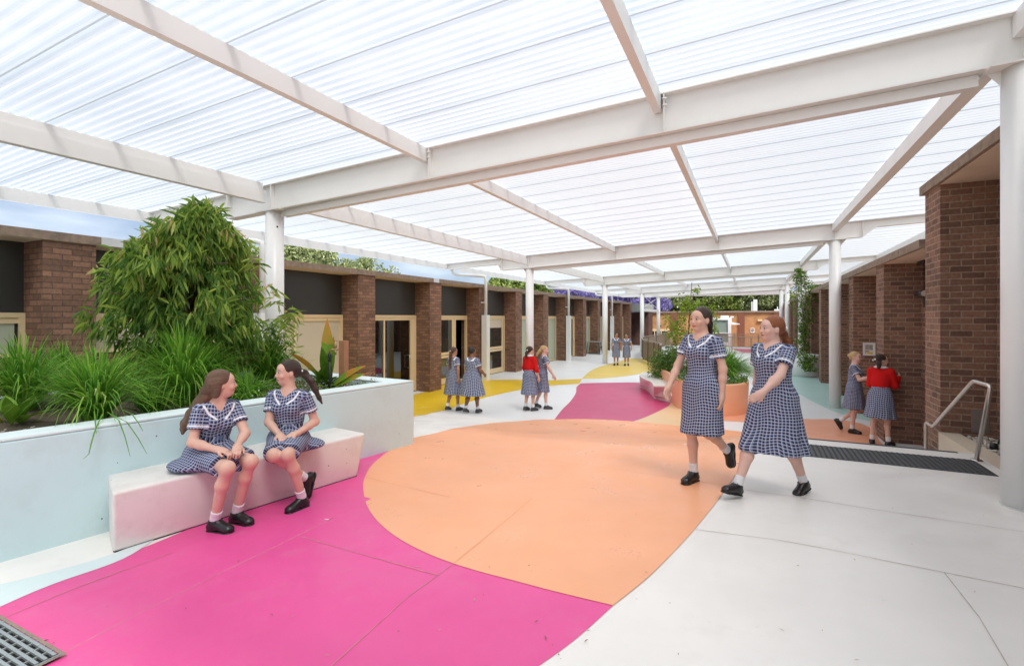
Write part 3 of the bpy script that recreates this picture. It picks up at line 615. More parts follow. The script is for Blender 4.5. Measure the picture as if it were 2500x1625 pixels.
for k in range(1, 12):
    y = 8.54+3.17*k
    mb = MB(); mb.box(2.3, 3.0, y, y+.64, LOW, 2.573); mb.build('brick_pier', M['brick_r'], rf)
mb = MB(); mb.box(2.88, 3.1, 9.17, 44.4, LOW, 1.8); mb.box(3.0, 14, 44.2, 44.5, -1.5, 2.57); mb.build('wall', M['brick_r'], rf)
mb = MB(); mb.box(2.91, 2.95, 9.19, 44.4, 1.8, 2.573); mb.build('high_window', M['glass_dark'], rf)
mb = MB(); mb.box(2.75, 2.79, 11.05, 11.45, 2.50, 2.573); mb.build('cable_conduit', M['black_plastic'], rf)
# cylinder wall light in the recess
wlx, wly, wlz = 2.88, 11.35, 2.12
p = onY(2243, 717, 11.3)
wt = empty('wall_light', (2.86, 11.3, p.z), 'dark cylindrical wall light in the recess beside the red sweater', 'wall light')
mb = MB(); mb.tube([(2.78, 11.12, p.z), (2.78, 11.5, p.z)], .062, 16); mb.build('lamp_body', M['black_plastic'], wt)
mb = MB(); mb.tube([(2.78, 11.10, p.z), (2.78, 11.119, p.z)], .055, 16); mb.build('lens', mat('frosted_lens', (.62, .55, .48, 1), .5), wt)
mb = MB(); mb.box(2.83, 2.88, 11.25, 11.4, p.z-.25, p.z-.02); mb.build('bracket', M['black_plastic'], wt)
# framed notice on the side face of the pier at Y = 14.88
P1, P2 = onY(2107, 836, 14.86), onY(2137, 868, 14.86)
ns = empty('notice_frame', ((P1.x+P2.x)/2, 14.86, P2.z), 'white framed notice on the brick pier behind the laughing girl', 'notice')
mb = MB(); a, b, c, d = P1.x, P2.x, P2.z, P1.z; t = .03
for q in ((a, b, c, c+t), (a, b, d-t, d), (a, a+t, c+t, d-t), (b-t, b, c+t, d-t)): mb.box(q[0], q[1], 14.845, 14.878, q[2], q[3])
mb.build('frame', M['white_paint'], ns)
mb = MB(); mb.box(a+t, b-t, 14.862, 14.876, c+t, d-t); mb.build('backing_sheet', M['white_paint'], ns)
mb = MB(); W, Hh = b-a-2*t, d-c-2*t; mb.box(a+t+.02, b-t-.02, 14.858, 14.8615, c+t+.42*Hh, d-t-.02)
mb.build('photo_print', mat('photo_print', (.35, .33, .3, 1), .5, var=.9, scale=22), ns)
mb = MB(); mb.box(a+t+.02, b-t-.1, 14.858, 14.8615, c+t+.24*Hh, c+t+.34*Hh); mb.box(a+t+.02, b-t-.16, 14.858, 14.8615, c+t+.10*Hh, c+t+.18*Hh); mb.build('navy_band', mat('navy_print', (.03, .03, .12, 1), .5), ns)
mb = MB(); mb.box(b-t-.14, b-t-.02, 14.858, 14.8615, c+t+.03*Hh, c+t+.18*Hh); mb.box(a+t+.03, a+t+.2, 14.856, 14.8575, c+t+.26*Hh, c+t+.3*Hh); mb.build('yellow_band', mat('yellow_print', (.75, .5, .03, 1), .5), ns)

# garden strip with kerb wall, pebbles and spotlight by the steps
mb = MB(); mb.box(2.28, 2.5, 6.2, 8.535, LOW, .004); tag(mb.build('garden_kerb', mat('tan_concrete', (.62, .52, .40, 1), .8, var=.06, bump=.1, dirt=(.4, .33, .25, 1), damt=.3)), 'cream concrete kerb wall between the steps and the pebble bed', 'kerb wall')
mb = MB(); mb.face([(2.5, 6.2, -.05), (2.88, 6.2, -.05), (2.88, 8.53, -.05), (2.5, 8.53, -.05)]); tag(mb.build('garden_soil', M['soil']), kind='structure')
rnd = random.Random(5); mb = MB()
for _ in range(700):
    x, y, r = rnd.uniform(2.51, 2.87), rnd.uniform(6.3, 8.5), rnd.uniform(.012, .032)
    mb.lathe([(0, -.4*r), (r*.8, -.2*r), (r, .1*r), (r*.7, .45*r), (0, .6*r)], (x, y, -.045+rnd.uniform(0, .03)), n=6, sx=rnd.uniform(.7, 1.3), sy=rnd.uniform(.7, 1.3))
tag(mb.build('pebbles', M['stone']), 'pale pebbles filling the bed at the foot of the brick wall', 'pebbles', kind='stuff')
pl_ = onZ(2412, 1072, .05)
sp = empty('garden_spotlight', (2.68, 7.75, 0), 'small black round spotlight among the pebbles by the brick wall', 'spotlight')
mb = MB(); mb.lathe([(0, -.06), (.035, -.055), (.055, 0), (.058, .05), (.05, .05), (.045, .02), (0, .01)], (0, 0, 0), n=20)
Mx = Matrix.Translation((2.68, 7.75, .09)) @ Matrix.Rotation(R(72), 4, Vector((1, .35, 0)))
mb.v = [tuple(Mx @ Vector(v)) for v in mb.v]; mb.build('lamp_head', M['black_plastic'], sp)
mb = MB(); mb.tube([(2.62, 7.75, -.02), (2.62, 7.75, .09)], .006, 6); mb.tube([(2.74, 7.75, -.02), (2.74, 7.75, .09)], .006, 6); mb.lathe([(0, -.02), (.04, -.02), (.04, .05), (0, .06)], (2.6, 7.80, 0), n=12); mb.build('stand', M['black_plastic'], sp)
mb = MB(); mb.box(2.62, 2.80, 8.532, 8.539, .03, .33); tag(mb.build('cement_patch', mat('cement', (.22, .18, .15, 1), .95, var=.3, scale=15)), 'grey cement patch low on the brick wall above the spotlight', 'wall patch')

# handrail at the steps
hr = empty('handrail', (2.0, 7.4, 0), 'bent stainless steel handrail at the top of the steps', 'handrail')
bt = onZ(2366, 1106, 0); x_ = bt.x-.04
A = onX(2361, 925, x_); Bq = onX(2260, 1031, x_); Cq = onX(2247, 1024, x_); D = onX(2251, 1095, x_); Tq = onX(2404, 942, x_)
base = Vector((x_, onX(2365, 1106, x_).y, 0))
def fillet(P, r=.06, n=5):
    P = [Vector(p) for p in P]; out = [P[0]]
    for i in range(1, len(P)-1):
        a = P[i]+(P[i-1]-P[i]).normalized()*min(r, (P[i-1]-P[i]).length*.45); b = P[i]+(P[i+1]-P[i]).normalized()*min(r, (P[i+1]-P[i]).length*.45)
        for k in range(n+1):
            t = k/n; out.append(a*(1-t)**2+P[i]*2*t*(1-t)+b*t*t)
    return out+[P[-1]]
top = A.z
yN = 6.62
mb = MB(); mb.tube(fillet([(x_, 7.02, 0), (x_, 6.66, top), (x_, 7.10, top), (x_, 8.45, top-.77), (x_, 8.75, top-.77), (x_, 8.75, LOW)]), .021, 16, True); rail = mb.build('rail_tube', M['steel'], hr)
mb = MB(); mb.lathe([(0, .012), (.05, .012), (.055, 0)], (x_, 7.02, 0), n=20); mb.build('base_flange', M['steel'], hr)
# ============================================================ VEGETATION HELPERS
def cloud(name, m, quads, rand, parent=None, smooth=False, mats=None):
    """quads: (N,k,3) polygons"""
    q = np.asarray(quads, dtype=np.float32); n, k = q.shape[:2]
    me = bpy.data.meshes.new(name); me.vertices.add(n*k); me.vertices.foreach_set('co', q.reshape(-1))
    me.loops.add(n*k); me.loops.foreach_set('vertex_index', np.arange(n*k, dtype=np.int32)); me.polygons.add(n)
    me.polygons.foreach_set('loop_start', np.arange(0, n*k, k, dtype=np.int32)); me.polygons.foreach_set('loop_total', np.full(n, k, dtype=np.int32))
    a = me.attributes.new('leafrand', 'FLOAT', 'FACE'); a.data.foreach_set('value', np.asarray(rand, dtype=np.float32))
    me.materials.append(m); me.update(calc_edges=True); me.validate()
    o = bpy.data.objects.new(name, me); COL.objects.link(o)
    if parent is not None: o.parent = parent; o.matrix_parent_inverse = Matrix.Translation(parent.location).inverted()
    return o
def unit(v): return v/np.maximum(np.linalg.norm(v, axis=-1, keepdims=True), 1e-9)
def leaf_quads(P, D, L, W, rng, fold=.25):
    """diamond/lens leaves at P along D: 2 quads each (folded on the midrib)"""
    n = len(P); S = unit(np.cross(D, unit(rng.normal(size=(n, 3))))); N = np.cross(S, D)
    L = L.reshape(-1, 1); W = W.reshape(-1, 1); drop = np.array([[0, 0, -1.]])
    b = P; t = P+D*L+drop*L*.12; m1 = P+D*L*.33; m2 = P+D*L*.68+drop*L*.03
    A = np.stack([b, m1+S*W*.5+N*W*fold, m2+S*W*.42+N*W*fold, t], 1); B = np.stack([b, t, m2-S*W*.42+N*W*fold, m1-S*W*.5+N*W*fold], 1)
    return np.concatenate([A, B], 0)
def tree_blob(name_crown, m, C, RR, parent, n, L, W, rng, clumps=40, cr=.3, down=.3, ragged=1.0, inner=.35, shells=None):
    """leaf clumps spread through an ellipsoid: clump centres near the shell, leaves round each"""
    th = rng.uniform(0, 2*np.pi, clumps); ph = np.arccos(rng.uniform(-1, 1, clumps)); rr = rng.uniform(inner, 1, clumps)**.6*ragged
    cc = np.stack([np.sin(ph)*np.cos(th), np.sin(ph)*np.sin(th), np.cos(ph)], 1)*rr[:, None]*np.array(RR)+np.array(C)
    k = rng.integers(0, clumps, n); off = unit(rng.normal(size=(n, 3)))*rng.uniform(.2, 1, (n, 1))**.5*cr*rng.uniform(.6, 1.3, (clumps, 1))[k]
    P = cc[k]+off*np.array([1, 1, .75]); D = unit(off/cr+rng.normal(size=(n, 3))*.6+np.array([0, 0, -down]))
    q = leaf_quads(P, D, rng.uniform(.7, 1.2, n)*L, rng.uniform(.7, 1.2, n)*W, rng)
    r = np.clip(rng.normal(.45, .22, n)+.25*(rng.uniform(0, 1, clumps)[k]-.5)+.15*off[:, 2]/cr, 0, 1)
    return cloud(name_crown, m, q, np.concatenate([r, r]), parent), cc
def strap_clump(name, label, cx, cy, cz, n, hmin, hmax, spread, w_, rng, m='l_grass', cat='grass clump', group=None, lean=(0, 0), droop=1.0, r0=.08):
    o = empty(name, (cx, cy, cz), label, cat, group)
    qs, rr = [], []; seg = 6
    for i in range(n):
        a = rng.uniform(0, 2*np.pi); out = rng.uniform(.05, 1)**.8*spread; H = rng.uniform(hmin, hmax)*(1-.35*(out/spread)**2); dr = droop*rng.uniform(.1, 1.0)*(out/spread)
        d = np.array([np.cos(a), np.sin(a), 0]); s = np.array([-np.sin(a), np.cos(a), 0]); b = np.array([cx, cy, cz])+d*rng.uniform(0, r0); W = w_*rng.uniform(.6, 1.2)
        pts = []
        for k in range(seg+1):
            t = k/seg; z = H*(t*1.5-.5*t*t-dr*t*t*t*1.1)
            pts.append(b+d*out*(t**1.35)+np.array([lean[0], lean[1], 0])*t*t+np.array([0, 0, z])+s*rng.normal(0, .008))
        c = float(np.clip(rng.normal(.45, .22), 0, 1))
        for k in range(seg):
            w0, w1 = W*(1-(k/seg)**3), W*(1-((k+1)/seg)**3)+.0004
            tilt = np.array([0, 0, .25])
            qs.append([pts[k]-s*w0, pts[k]+s*w0+tilt*w0, pts[k+1]+s*w1+tilt*w1, pts[k+1]-s*w1]); rr.append(c)
    cloud('blades', M[m], qs, rr, o); return o
def broad_leaf(qs, rr, base, a, tilt, L, W, rng, c=None, bend=.5, seg=8, roll=0.0):
    d = np.array([math.cos(a), math.sin(a), 0]); s = np.array([-math.sin(a), math.cos(a), 0]); p = np.array(base, float); el = tilt; P = [p.copy()]
    for k in range(seg):
        p = p+(d*math.cos(el)+np.array([0, 0, math.sin(el)]))*L/seg; el -= bend/seg*rng.uniform(.7, 1.3); P.append(p.copy())
    for k in range(seg):
        f = lambda t: W*(math.sin(math.pi*min(1, max(0, (t-.08)/.92))**.85) if t > .08 else .07)
        w0, w1 = f(k/seg), f((k+1)/seg)+.001; up = np.array([0, 0, .35*math.cos(roll)])-(s*.25*math.sin(roll)); s_ = s*math.cos(roll)+np.array([0, 0, 1.])*math.sin(roll)
        cc = c if c is not None else .4+.15*rng.normal()
        if isinstance(cc, tuple): cc = cc[0]+(cc[1]-cc[0])*(k/seg)**1.5+rng.normal()*.06
        for sg in (1, -1):
            qs.append([P[k], P[k]+sg*s_*w0+up*w0, P[k+1]+sg*s_*w1+up*w1, P[k+1]]); rr.append(float(np.clip(cc+rng.normal()*.04, 0, 1)))

# ============================================================ LEFT PLANTER, BENCH, PLANTS
A1, A2 = Vector((-4.01, 5.30)), Vector((-4.61, 1.51)); wd = (A1-A2).normalized(); wn_ = Vector((-wd.y, wd.x))   # outer face line, wn_ points into the bed
if wn_.x > 0: wn_ = -wn_
A0 = A2-wd*3.2
pb = empty('raised_planter', (-4.4, 3, -.12), 'long pale blue rendered raised planter wall on the left', 'planter')
th = .27
def L2(p, z): return (p.x, p.y, z)
E2 = Vector((-7.9, 5.72)); I1 = Vector((-4.30, 5.06))
mb = MB(); mb.prism([tuple(A0), tuple(A1), tuple(I1), tuple(A0+wn_*th)], -1.0, .695); mb.build('wall', M['mint_wall'], pb, bevel=.012)
mb = MB(); mb.prism([tuple(A1), tuple(E2), (-7.9, 5.42), tuple(I1)], -1.0, .692); mb.build('end_wall', M['mint_wall'], pb, bevel=.012)
mb = MB(); mb.prism([tuple(A0), tuple(A1), tuple(I1), tuple(A0+wn_*th)], .697, .722); mb.prism([tuple(A1), tuple(E2), (-7.9, 5.42), tuple(I1)], .697, .719); mb.build('coping', M['mint_top'], pb, bevel=.01)
mb = MB(); mb.prism([(-8.0, -1.7), (-7.9, 5.7), (-8.1, 5.72), (-8.2, -1.7)], -1.0, .60); mb.build('back_wall', M['mint_wall'], pb)
rng = np.random.default_rng(4)
mb = MB()
nx, ny = 26, 44
def sz(x, y): return .60+.035*math.sin(x*3.1+y*1.7)+.03*math.sin(y*4.3-x*2)+.012*math.sin(x*17+y*13)
for i in range(nx):
    for j in range(ny):
        xs = [-8.0+i*.15, -8.0+(i+1)*.15]; ysj = [-1.7+j*.17, -1.7+(j+1)*.17]
        lim = lambda y: A2.x+(y-A2.y)*(wd.x/wd.y)-th+.02
        pts = [(min(x, lim(min(y, 5.1))), min(y, 5.42), sz(x, y)) for x, y in ((xs[0], ysj[0]), (xs[1], ysj[0]), (xs[1], ysj[1]), (xs[0], ysj[1]))]
        if pts[0][0] < pts[1][0]-.001 and pts[3][1] > pts[0][1]: mb.face(pts, smooth=True)
mb.build('soil_bed', M['soil'], pb)
rnd = random.Random(8); mb = MB()
for _ in range(900):
    y = rnd.uniform(1.2, 5.0); x = A2.x+(y-A2.y)*(wd.x/wd.y)-th-rnd.uniform(.01, 1.0)**1.5*.9; r = rnd.uniform(.008, .02)
    mb.lathe([(0, -.3*r), (r, 0), (r*.6, .5*r), (0, .6*r)], (x, y, sz(x, y)+.002), n=5, sx=rnd.uniform(.7, 1.3))
tag(mb.build('planter_gravel', M['stone']), 'pale gravel mulch along the inside of the blue planter wall', 'gravel', kind='stuff')
# bench
Bf0, Bf1 = Vector((-4.03, 1.89)), Vector((-3.70, 4.06)); Bb0, Bb1 = Vector((-4.59, 2.12)), Vector((-4.26, 4.14))
be = empty('concrete_bench', (-4.1, 3, -.12), 'long smooth cream concrete bench with rounded edges against the blue planter', 'bench')
mb = MB()
b0, b1 = Vector((-4.075, 1.915)), Vector((-3.735, 3.97)); c0, c1 = Vector((-4.41, 2.05)), Vector((-4.27, 4.06))
Tp = [Bf0, Bf1, Bb1, Bb0]; Bt = [b0, b1, c1, c0]; zt_, zb2 = .32, [-.118, -.122, -.15, -.15]
Vt = [(p.x, p.y, zt_) for p in Tp]; Vb = [(p.x, p.y, z-.01) for p, z in zip(Bt, zb2)]
mb.face(Vt); mb.face(list(reversed(Vb)))
for i in range(4): j = (i+1) % 4; mb.face([Vb[i], Vb[j], Vt[j], Vt[i]])
o = mb.build('bench_block', M['bench'], be, weld=True)
bv = o.modifiers.new('bevel', 'BEVEL'); bv.width = .028; bv.segments = 5; bv.limit_method = 'ANGLE'; bv.angle_limit = R(40)
for p in o.data.polygons: p.use_smooth = True
mb = MB(); mb.prism([(b0.x+.004, b0.y+.01), (b1.x+.004, b1.y-.01), (b1.x-.02, b1.y-.01), (b0.x-.02, b0.y+.01)], -.135, -.112); mb.build('painted_shadow_line', M['black'], be)  # solid black strip stands in for the shade at the bench foot

# weeping tree
tr = empty('weeping_tree', (-6.2, 3.75, .6), 'dense weeping tree with long narrow leaves in the blue planter', 'tree')
mb = MB()
mb.tube([(-6.2, 3.75, .5), (-6.18, 3.74, 1.0), (-6.22, 3.7, 1.5), (-6.2, 3.7, 2.1), (-6.1, 3.72, 2.6)], [.05, .045, .038, .025, .01], 8)
rng = np.random.default_rng(11)
for _ in range(26):
    a = rng.uniform(0, 6.28); z0 = rng.uniform(.7, 2.2); r = rng.uniform(.4, .85)
    p0_ = Vector((-6.2, 3.72, z0)); p2 = p0_+Vector((math.cos(a)*r, math.sin(a)*r, rng.uniform(.2, .5))); pm = p0_.lerp(p2, .5)+Vector((0, 0, .12))
    mb.tube([p0_, pm, p2], [.016, .011, .005], 5)
mb.build('trunk', M['bark'], tr)
prof = [(3.0, .14), (2.88, .30), (2.70, .52), (2.5, .72), (2.3, .88), (2.1, .97), (1.9, 1.04), (1.7, 1.07), (1.5, 1.04), (1.3, .98), (1.1, .84), (.95, .6)]
prof = [(z, r*.94-.10) for z, r in prof]
def crr(z):
    for (za, ra), (zb_, rb_) in zip(prof[:-1], prof[1:]):
        if za >= z >= zb_: return ra+(rb_-ra)*(za-z)/(za-zb_)
    return .1
def ccx(z): return np.interp(z, [1.0, 1.3, 1.6, 1.9, 2.3, 2.6, 2.95], [.06, .06, .0, -.06, -.06, .10, .17])
P_, D_, rc = [], [], []
Rv = np.array([math.cos(YAW), math.sin(YAW), 0])
for _ in range(760):
    z = rng.choice([rng.uniform(1.0, 2.92), rng.uniform(1.5, 2.9)]); a = rng.uniform(0, 6.28); rad = (crr(z)*(.86+.16*math.sin(3*a+z*5)+.10*math.sin(5*a-z*9)))*(rng.uniform(.25, 1)**.45)*rng.uniform(.90, 1.16)
    c = np.array([-6.2, 3.72, z])+Rv*ccx(z)+np.array([math.cos(a), math.sin(a), 0])*rad
    outd = np.array([math.cos(a), math.sin(a), 0]); sh = rng.uniform(0, 1)
    for k in range(rng.integers(12, 20)):
        t = rng.uniform(0, 1); base = c-outd*.16*t+np.array([0, 0, .03-.07*t])+rng.normal(size=3)*.025
        b2 = rng.uniform(0, 6.28); d = outd*rng.uniform(.1, .6)+np.array([math.cos(b2), math.sin(b2), 0])*.42+np.array([0, 0, rng.uniform(-1.5, -.45) if rng.uniform() < .88 else .3])
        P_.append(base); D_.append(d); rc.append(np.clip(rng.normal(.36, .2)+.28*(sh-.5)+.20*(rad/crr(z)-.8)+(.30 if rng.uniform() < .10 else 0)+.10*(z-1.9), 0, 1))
for (u_, v_) in ((486, 505), (505, 512), (540, 535), (418, 560), (355, 600), (345, 590), (395, 552), (600, 590), (625, 640), (660, 700), (672, 735), (255, 700), (248, 660), (290, 630), (700, 770), (715, 765), (690, 790)):
    c = np.array(onD_ := (ray(u_, v_)*6.1+Vector((0, 0, CAMH))))
    for k in range(16):
        b2 = rng.uniform(0, 6.28); base = c+rng.normal(size=3)*.04
        P_.append(base); D_.append(np.array([math.cos(b2), math.sin(b2), rng.uniform(-1, .3)])); rc.append(np.clip(rng.normal(.6, .22), 0, 1))
P_, D_, rc = np.array(P_), unit(np.array(D_)), np.array(rc)
q = leaf_quads(P_, D_, rng.uniform(.11, .21, len(P_)), rng.uniform(.021, .036, len(P_)), rng)
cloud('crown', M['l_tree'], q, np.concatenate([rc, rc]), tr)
# low side branches of leaves to the right of the tree
sb = empty('leafy_shrub', (-6.1, 4.75, .6), 'low leafy shoots hanging in front of the white column beside the weeping tree', 'shrub')
P_, D_, rc = [], [], []
for _ in range(48):
    u_, v_ = rng.uniform(575, 715), rng.uniform(785, 890)
    if v_ < 790+.5*abs(u_-700)*.3: pass
    c = np.array(ray(u_, v_)*6.5+Vector((0, 0, CAMH)))
    for k in range(14):
        b2 = rng.uniform(0, 6.28); base = c+rng.normal(size=3)*.07
        P_.append(base); D_.append(np.array([math.cos(b2), math.sin(b2), rng.uniform(-1.2, .1)])); rc.append(np.clip(rng.normal(.45, .22), 0, 1))
P_, D_, rc = np.array(P_), unit(np.array(D_)), np.array(rc)
cloud('foliage', M['l_tree'], leaf_quads(P_, D_, rng.uniform(.08, .14, len(P_)), rng.uniform(.014, .026, len(P_)), rng), np.concatenate([rc, rc]), sb)
mb = MB()
for _ in range(9):
    e = ray(rng.uniform(590, 700), rng.uniform(800, 870))*6.5+Vector((0, 0, CAMH)); mb.tube([(-6.1, 4.75, .58), ((e.x-6.1)/2, (e.y+4.75)/2, e.z*.6+.3), e], [.012, .008, .004], 5)
mb.build('stems', M['bark'], sb)
# strappy clumps: photo pixel of the base, distance
gspecs = [((60, 1000), .60, 'tall strappy green clump at the far left end of the planter', 560, .50, .95, .80),
          ((232, 1022), .66, 'green strappy clump spilling over the blue wall left of the seated girls', 720, .45, .82, .68),
          ((448, 990), .60, 'tall grassy clump directly behind the long-haired seated girl', 900, .66, 1.10, .82),
          ((655, 948), .60, 'grassy clump between the two seated girls heads, under the column', 620, .60, .95, .72),
          ((150, 950), .60, 'back-row strappy clump in front of the left brick pier', 480, .45, .8, .65),
          ((370, 1012), .60, 'small grassy tuft at the planter edge left of the long-haired girl', 260, .25, .45, .4),
          ((600, 985), .60, 'grassy tuft against the blue wall between the two seated girls', 300, .3, .5, .42),
          ((-150, 985), .60, 'strappy clump cut by the left edge of the picture', 360, .5, .9, .7),
          ((335, 945), .60, 'thinner grassy clump in shade below the weeping tree', 420, .4, .75, .65),
          ((545, 945), .60, 'darker grassy clump behind the gap between the seated girls', 420, .4, .8, .65)]
for i, (px, z, lab, n, h0, h1, spd) in enumerate(gspecs):
    p = onZ(px[0], px[1], z); strap_clump('grass_clump', lab, p.x, p.y, z-.03, int(n*.8), h0, h1, spd, .0085, np.random.default_rng(20+i), group='strappy grass clumps in the blue planter')
# blades hanging over the wall in front of the second clump
gb = empty('hanging_blades', (-4.6, 2.2, .7), 'four long grass blades drooping over the front of the blue wall', 'grass blades')
qs, rr = [], []
for pts in ([(250, 1010), (232, 1050), (222, 1085), (217, 1108), (203, 1120)], [(262, 1005), (290, 1025), (305, 1065), (318, 1114)], [(275, 1012), (310, 1030), (338, 1070), (359, 1108)], [(300, 1000), (322, 1010), (340, 1035), (349, 1052)], [(230, 1003), (232, 1020), (234, 1045), (235, 1058)]):
    P = [ray(u_, v_)*dd+Vector((0, 0, CAMH)) for (u_, v_), dd in zip(pts, [3.95, 3.72, 3.68, 3.66, 3.65])]
    P = [Vector(p) for p in P]; fine = []
    for a, b in zip(P[:-1], P[1:]): fine += [a.lerp(b, k/3) for k in range(3)]
    fine.append(P[-1]); nf = len(fine)
    for k in range(nf-1):
        w0, w1 = .006*(1-(k/nf)**3), .006*(1-((k+1)/nf)**3); s = Vector((_c, _s, 0))
        qs.append([fine[k]-s*w0, fine[k]+s*w0, fine[k+1]+s*w1, fine[k+1]-s*w1]); rr.append(.3)
cloud('blades', M['l_grass'], [[tuple(p) for p in q] for q in qs], rr, gb)
# broad-leaved plants
def broad_plant(name, label, base, n, L, W, seed, spec=None, tilt=(.5, 1.3), col=(.3, .6), m='l_canna'):
    rg = np.random.default_rng(seed); o = empty(name, base, label, 'plant'); qs, rr = [], []
    for i in range(n):
        broad_leaf(qs, rr, np.array(base)+rg.normal(size=3)*np.array([.04, .04, 0]), rg.uniform(0, 6.28), rg.uniform(*tilt), L*rg.uniform(.6, 1.1), W*rg.uniform(.7, 1.2), rg, c=rg.uniform(*col), bend=rg.uniform(.3, 1.1))
    for s_ in (spec or []): broad_leaf(qs, rr, base, *s_[:4], rg, c=s_[4], bend=s_[5], roll=s_[6] if len(s_) > 6 else 0)
    cloud('leaves', M[m], [[list(map(float, p)) for p in q] for q in qs], rr, o); return o
p = onZ(25, 1035, .6); broad_plant('broad_leaf_plant', 'yellow-green broad-leaved plant at the lower left corner of the planter', (p.x, p.y, .58), 14, .34, .05, 31, col=(.35, .95))
p = onZ(275, 935, .6); broad_plant('broad_leaf_plant', 'pale broad upright leaves behind the second grass clump', (p.x, p.y, .58), 9, .62, .06, 32, tilt=(.9, 1.4), col=(.5, .8))
p = onZ(560, 985, .6); broad_plant('broad_leaf_plant', 'low yellowing leaves behind the seated girls heads', (p.x, p.y, .58), 12, .26, .035, 33, col=(.4, .95))
# yellowing cane plant by the tap
pc = onZ(800, 948, .62)
cam_right = math.atan2(_s, _c)
broad_plant('yellowing_plant', 'broad-leaved plant with brown and yellow dying leaves behind the tap', (pc.x, pc.y, .60), 13, .42, .055, 34,
    spec=[(cam_right+math.pi, 1.0, .72, .075, (.75, 1.25), .55, 1.0), (cam_right+2.0, 1.50, .95, .085, (.40, 1.3), .10, .2), (cam_right+1.2, 1.45, .72, .07, (.45, 1.2), .1, .1), (cam_right, .72, .60, .06, (.7, 1.15), .35, .9), (cam_right-.1, .5, .58, .055, (.6, 1.0), .25, .9), (cam_right+2.9, 1.1, .42, .06, .4, .9, .9), (cam_right-1.6, 1.4, .62, .07, (.2, .5), .35, 0), (cam_right-1.3, 1.25, .5, .07, (.2, .5), .5, 0)], tilt=(.5, 1.35), col=(.1, .45))
p = onZ(655, 920, .62); broad_plant('broad_leaf_plant', 'pale variegated leaves above the ponytailed seated girl', (p.x, p.y, .60), 10, .42, .06, 36, tilt=(.8, 1.4), col=(.5, .92))
# white flowers and low cover at the right end of the bed
rg = np.random.default_rng(41); n = 5200
us, vs = rg.uniform(640, 1000, n), rg.uniform(895, 955, n); P = []
for k in range(n):
    y = rg.uniform(3.3, 5.2); x = A2.x+(y-A2.y)*(wd.x/wd.y)-th-rg.uniform(.02, 2.3)
    if y > 4.75 and rg.uniform() < .3: continue
    P.append((x, y, sz(x, y)+rg.uniform(0, .07+.10*rg.uniform()*(1 if y < 4.6 else .5))))
P = np.array(P); D = unit(rg.normal(size=P.shape)+np.array([0, 0, .8])); r = rg.uniform(0, 1, len(P))
o = cloud('groundcover', M['l_bright'], leaf_quads(P, D, rg.uniform(.015, .04, len(P)), rg.uniform(.008, .016, len(P)), rg), np.concatenate([r, r])); tag(o, 'low leafy ground cover around the tap post', 'ground cover', kind='stuff')
P = P[rg.uniform(size=len(P)) < .16]+np.array([0, 0, .07]); D = unit(rg.normal(size=P.shape)); r = rg.uniform(0, 1, len(P))
o = cloud('small_flowers', M['petal'], leaf_quads(P, D, np.full(len(P), .018), np.full(len(P), .014), rg), np.concatenate([r, r])); tag(o, 'tiny white flowers dotted over the ground cover in the planter', 'flowers', kind='stuff')
# timber post and tap
b_ = onZ(839, 949, .60); tpz = (ray(838, 831)*(b_.to_2d().dot(Vector((-_s, _c))))).z+CAMH
po = empty('timber_post', (b_.x, b_.y, .5), 'square orange-brown timber post standing at the edge of the planter', 'post')
Mr = Matrix.Translation((b_.x, b_.y, 0)) @ Matrix.Rotation(YAW-.35, 4, 'Z')
mb = MB(); mb.box(-.045, .045, -.045, .045, .45, tpz, Mr); mb.build('post_shaft', M['timber'], po, bevel=.004)
t0 = onZ(805, 957, .62); tz = (ray(808, 862)*(t0.to_2d().dot(Vector((-_s, _c))))).z+CAMH
tp = empty('garden_tap', (t0.x, t0.y, .6), 'brass garden tap on a black standpipe left of the timber post', 'tap')
mb = MB(); mb.tube([(t0.x, t0.y, .5), (t0.x, t0.y, tz)], .014, 10); mb.lathe([(.026, -.06), (.026, -.01), (.02, 0), (.014, .0)], (t0.x, t0.y, tz), n=12); mb.lathe([(.022, -.1), (.022, -.075)], (t0.x, t0.y, tz), n=12); mb.build('standpipe', M['black_plastic'], tp)
rv = Vector((_c, _s, 0)); B0 = Vector((t0.x, t0.y, tz))
mb = MB(); mb.tube([B0, B0+Vector((0, 0, .03)), B0+Vector((0, 0, .045))+rv*.02, B0+Vector((0, 0, .045))+rv*.11], .013, 10); mb.tube([B0+rv*.07+Vector((0, 0, .04)), B0+rv*.07+Vector((0, 0, .15))], [.012, .009], 10); mb.lathe([(.016, .06), (.022, .09), (.016, .105)], tuple(B0+rv*.07), n=10); mb.tube([B0+rv*.07+Vector((0, 0, .04)), B0+rv*.075+Vector((0, 0, -.02))], .012, 10); mb.build('tap_body', M['brass'], tp)
mb = MB(); mb.tube([B0+rv*.045+Vector((0, 0, .152)), B0+rv*.095+Vector((0, 0, .152))], .006, 8); mb.build('tap_handle', M['brass'], tp)

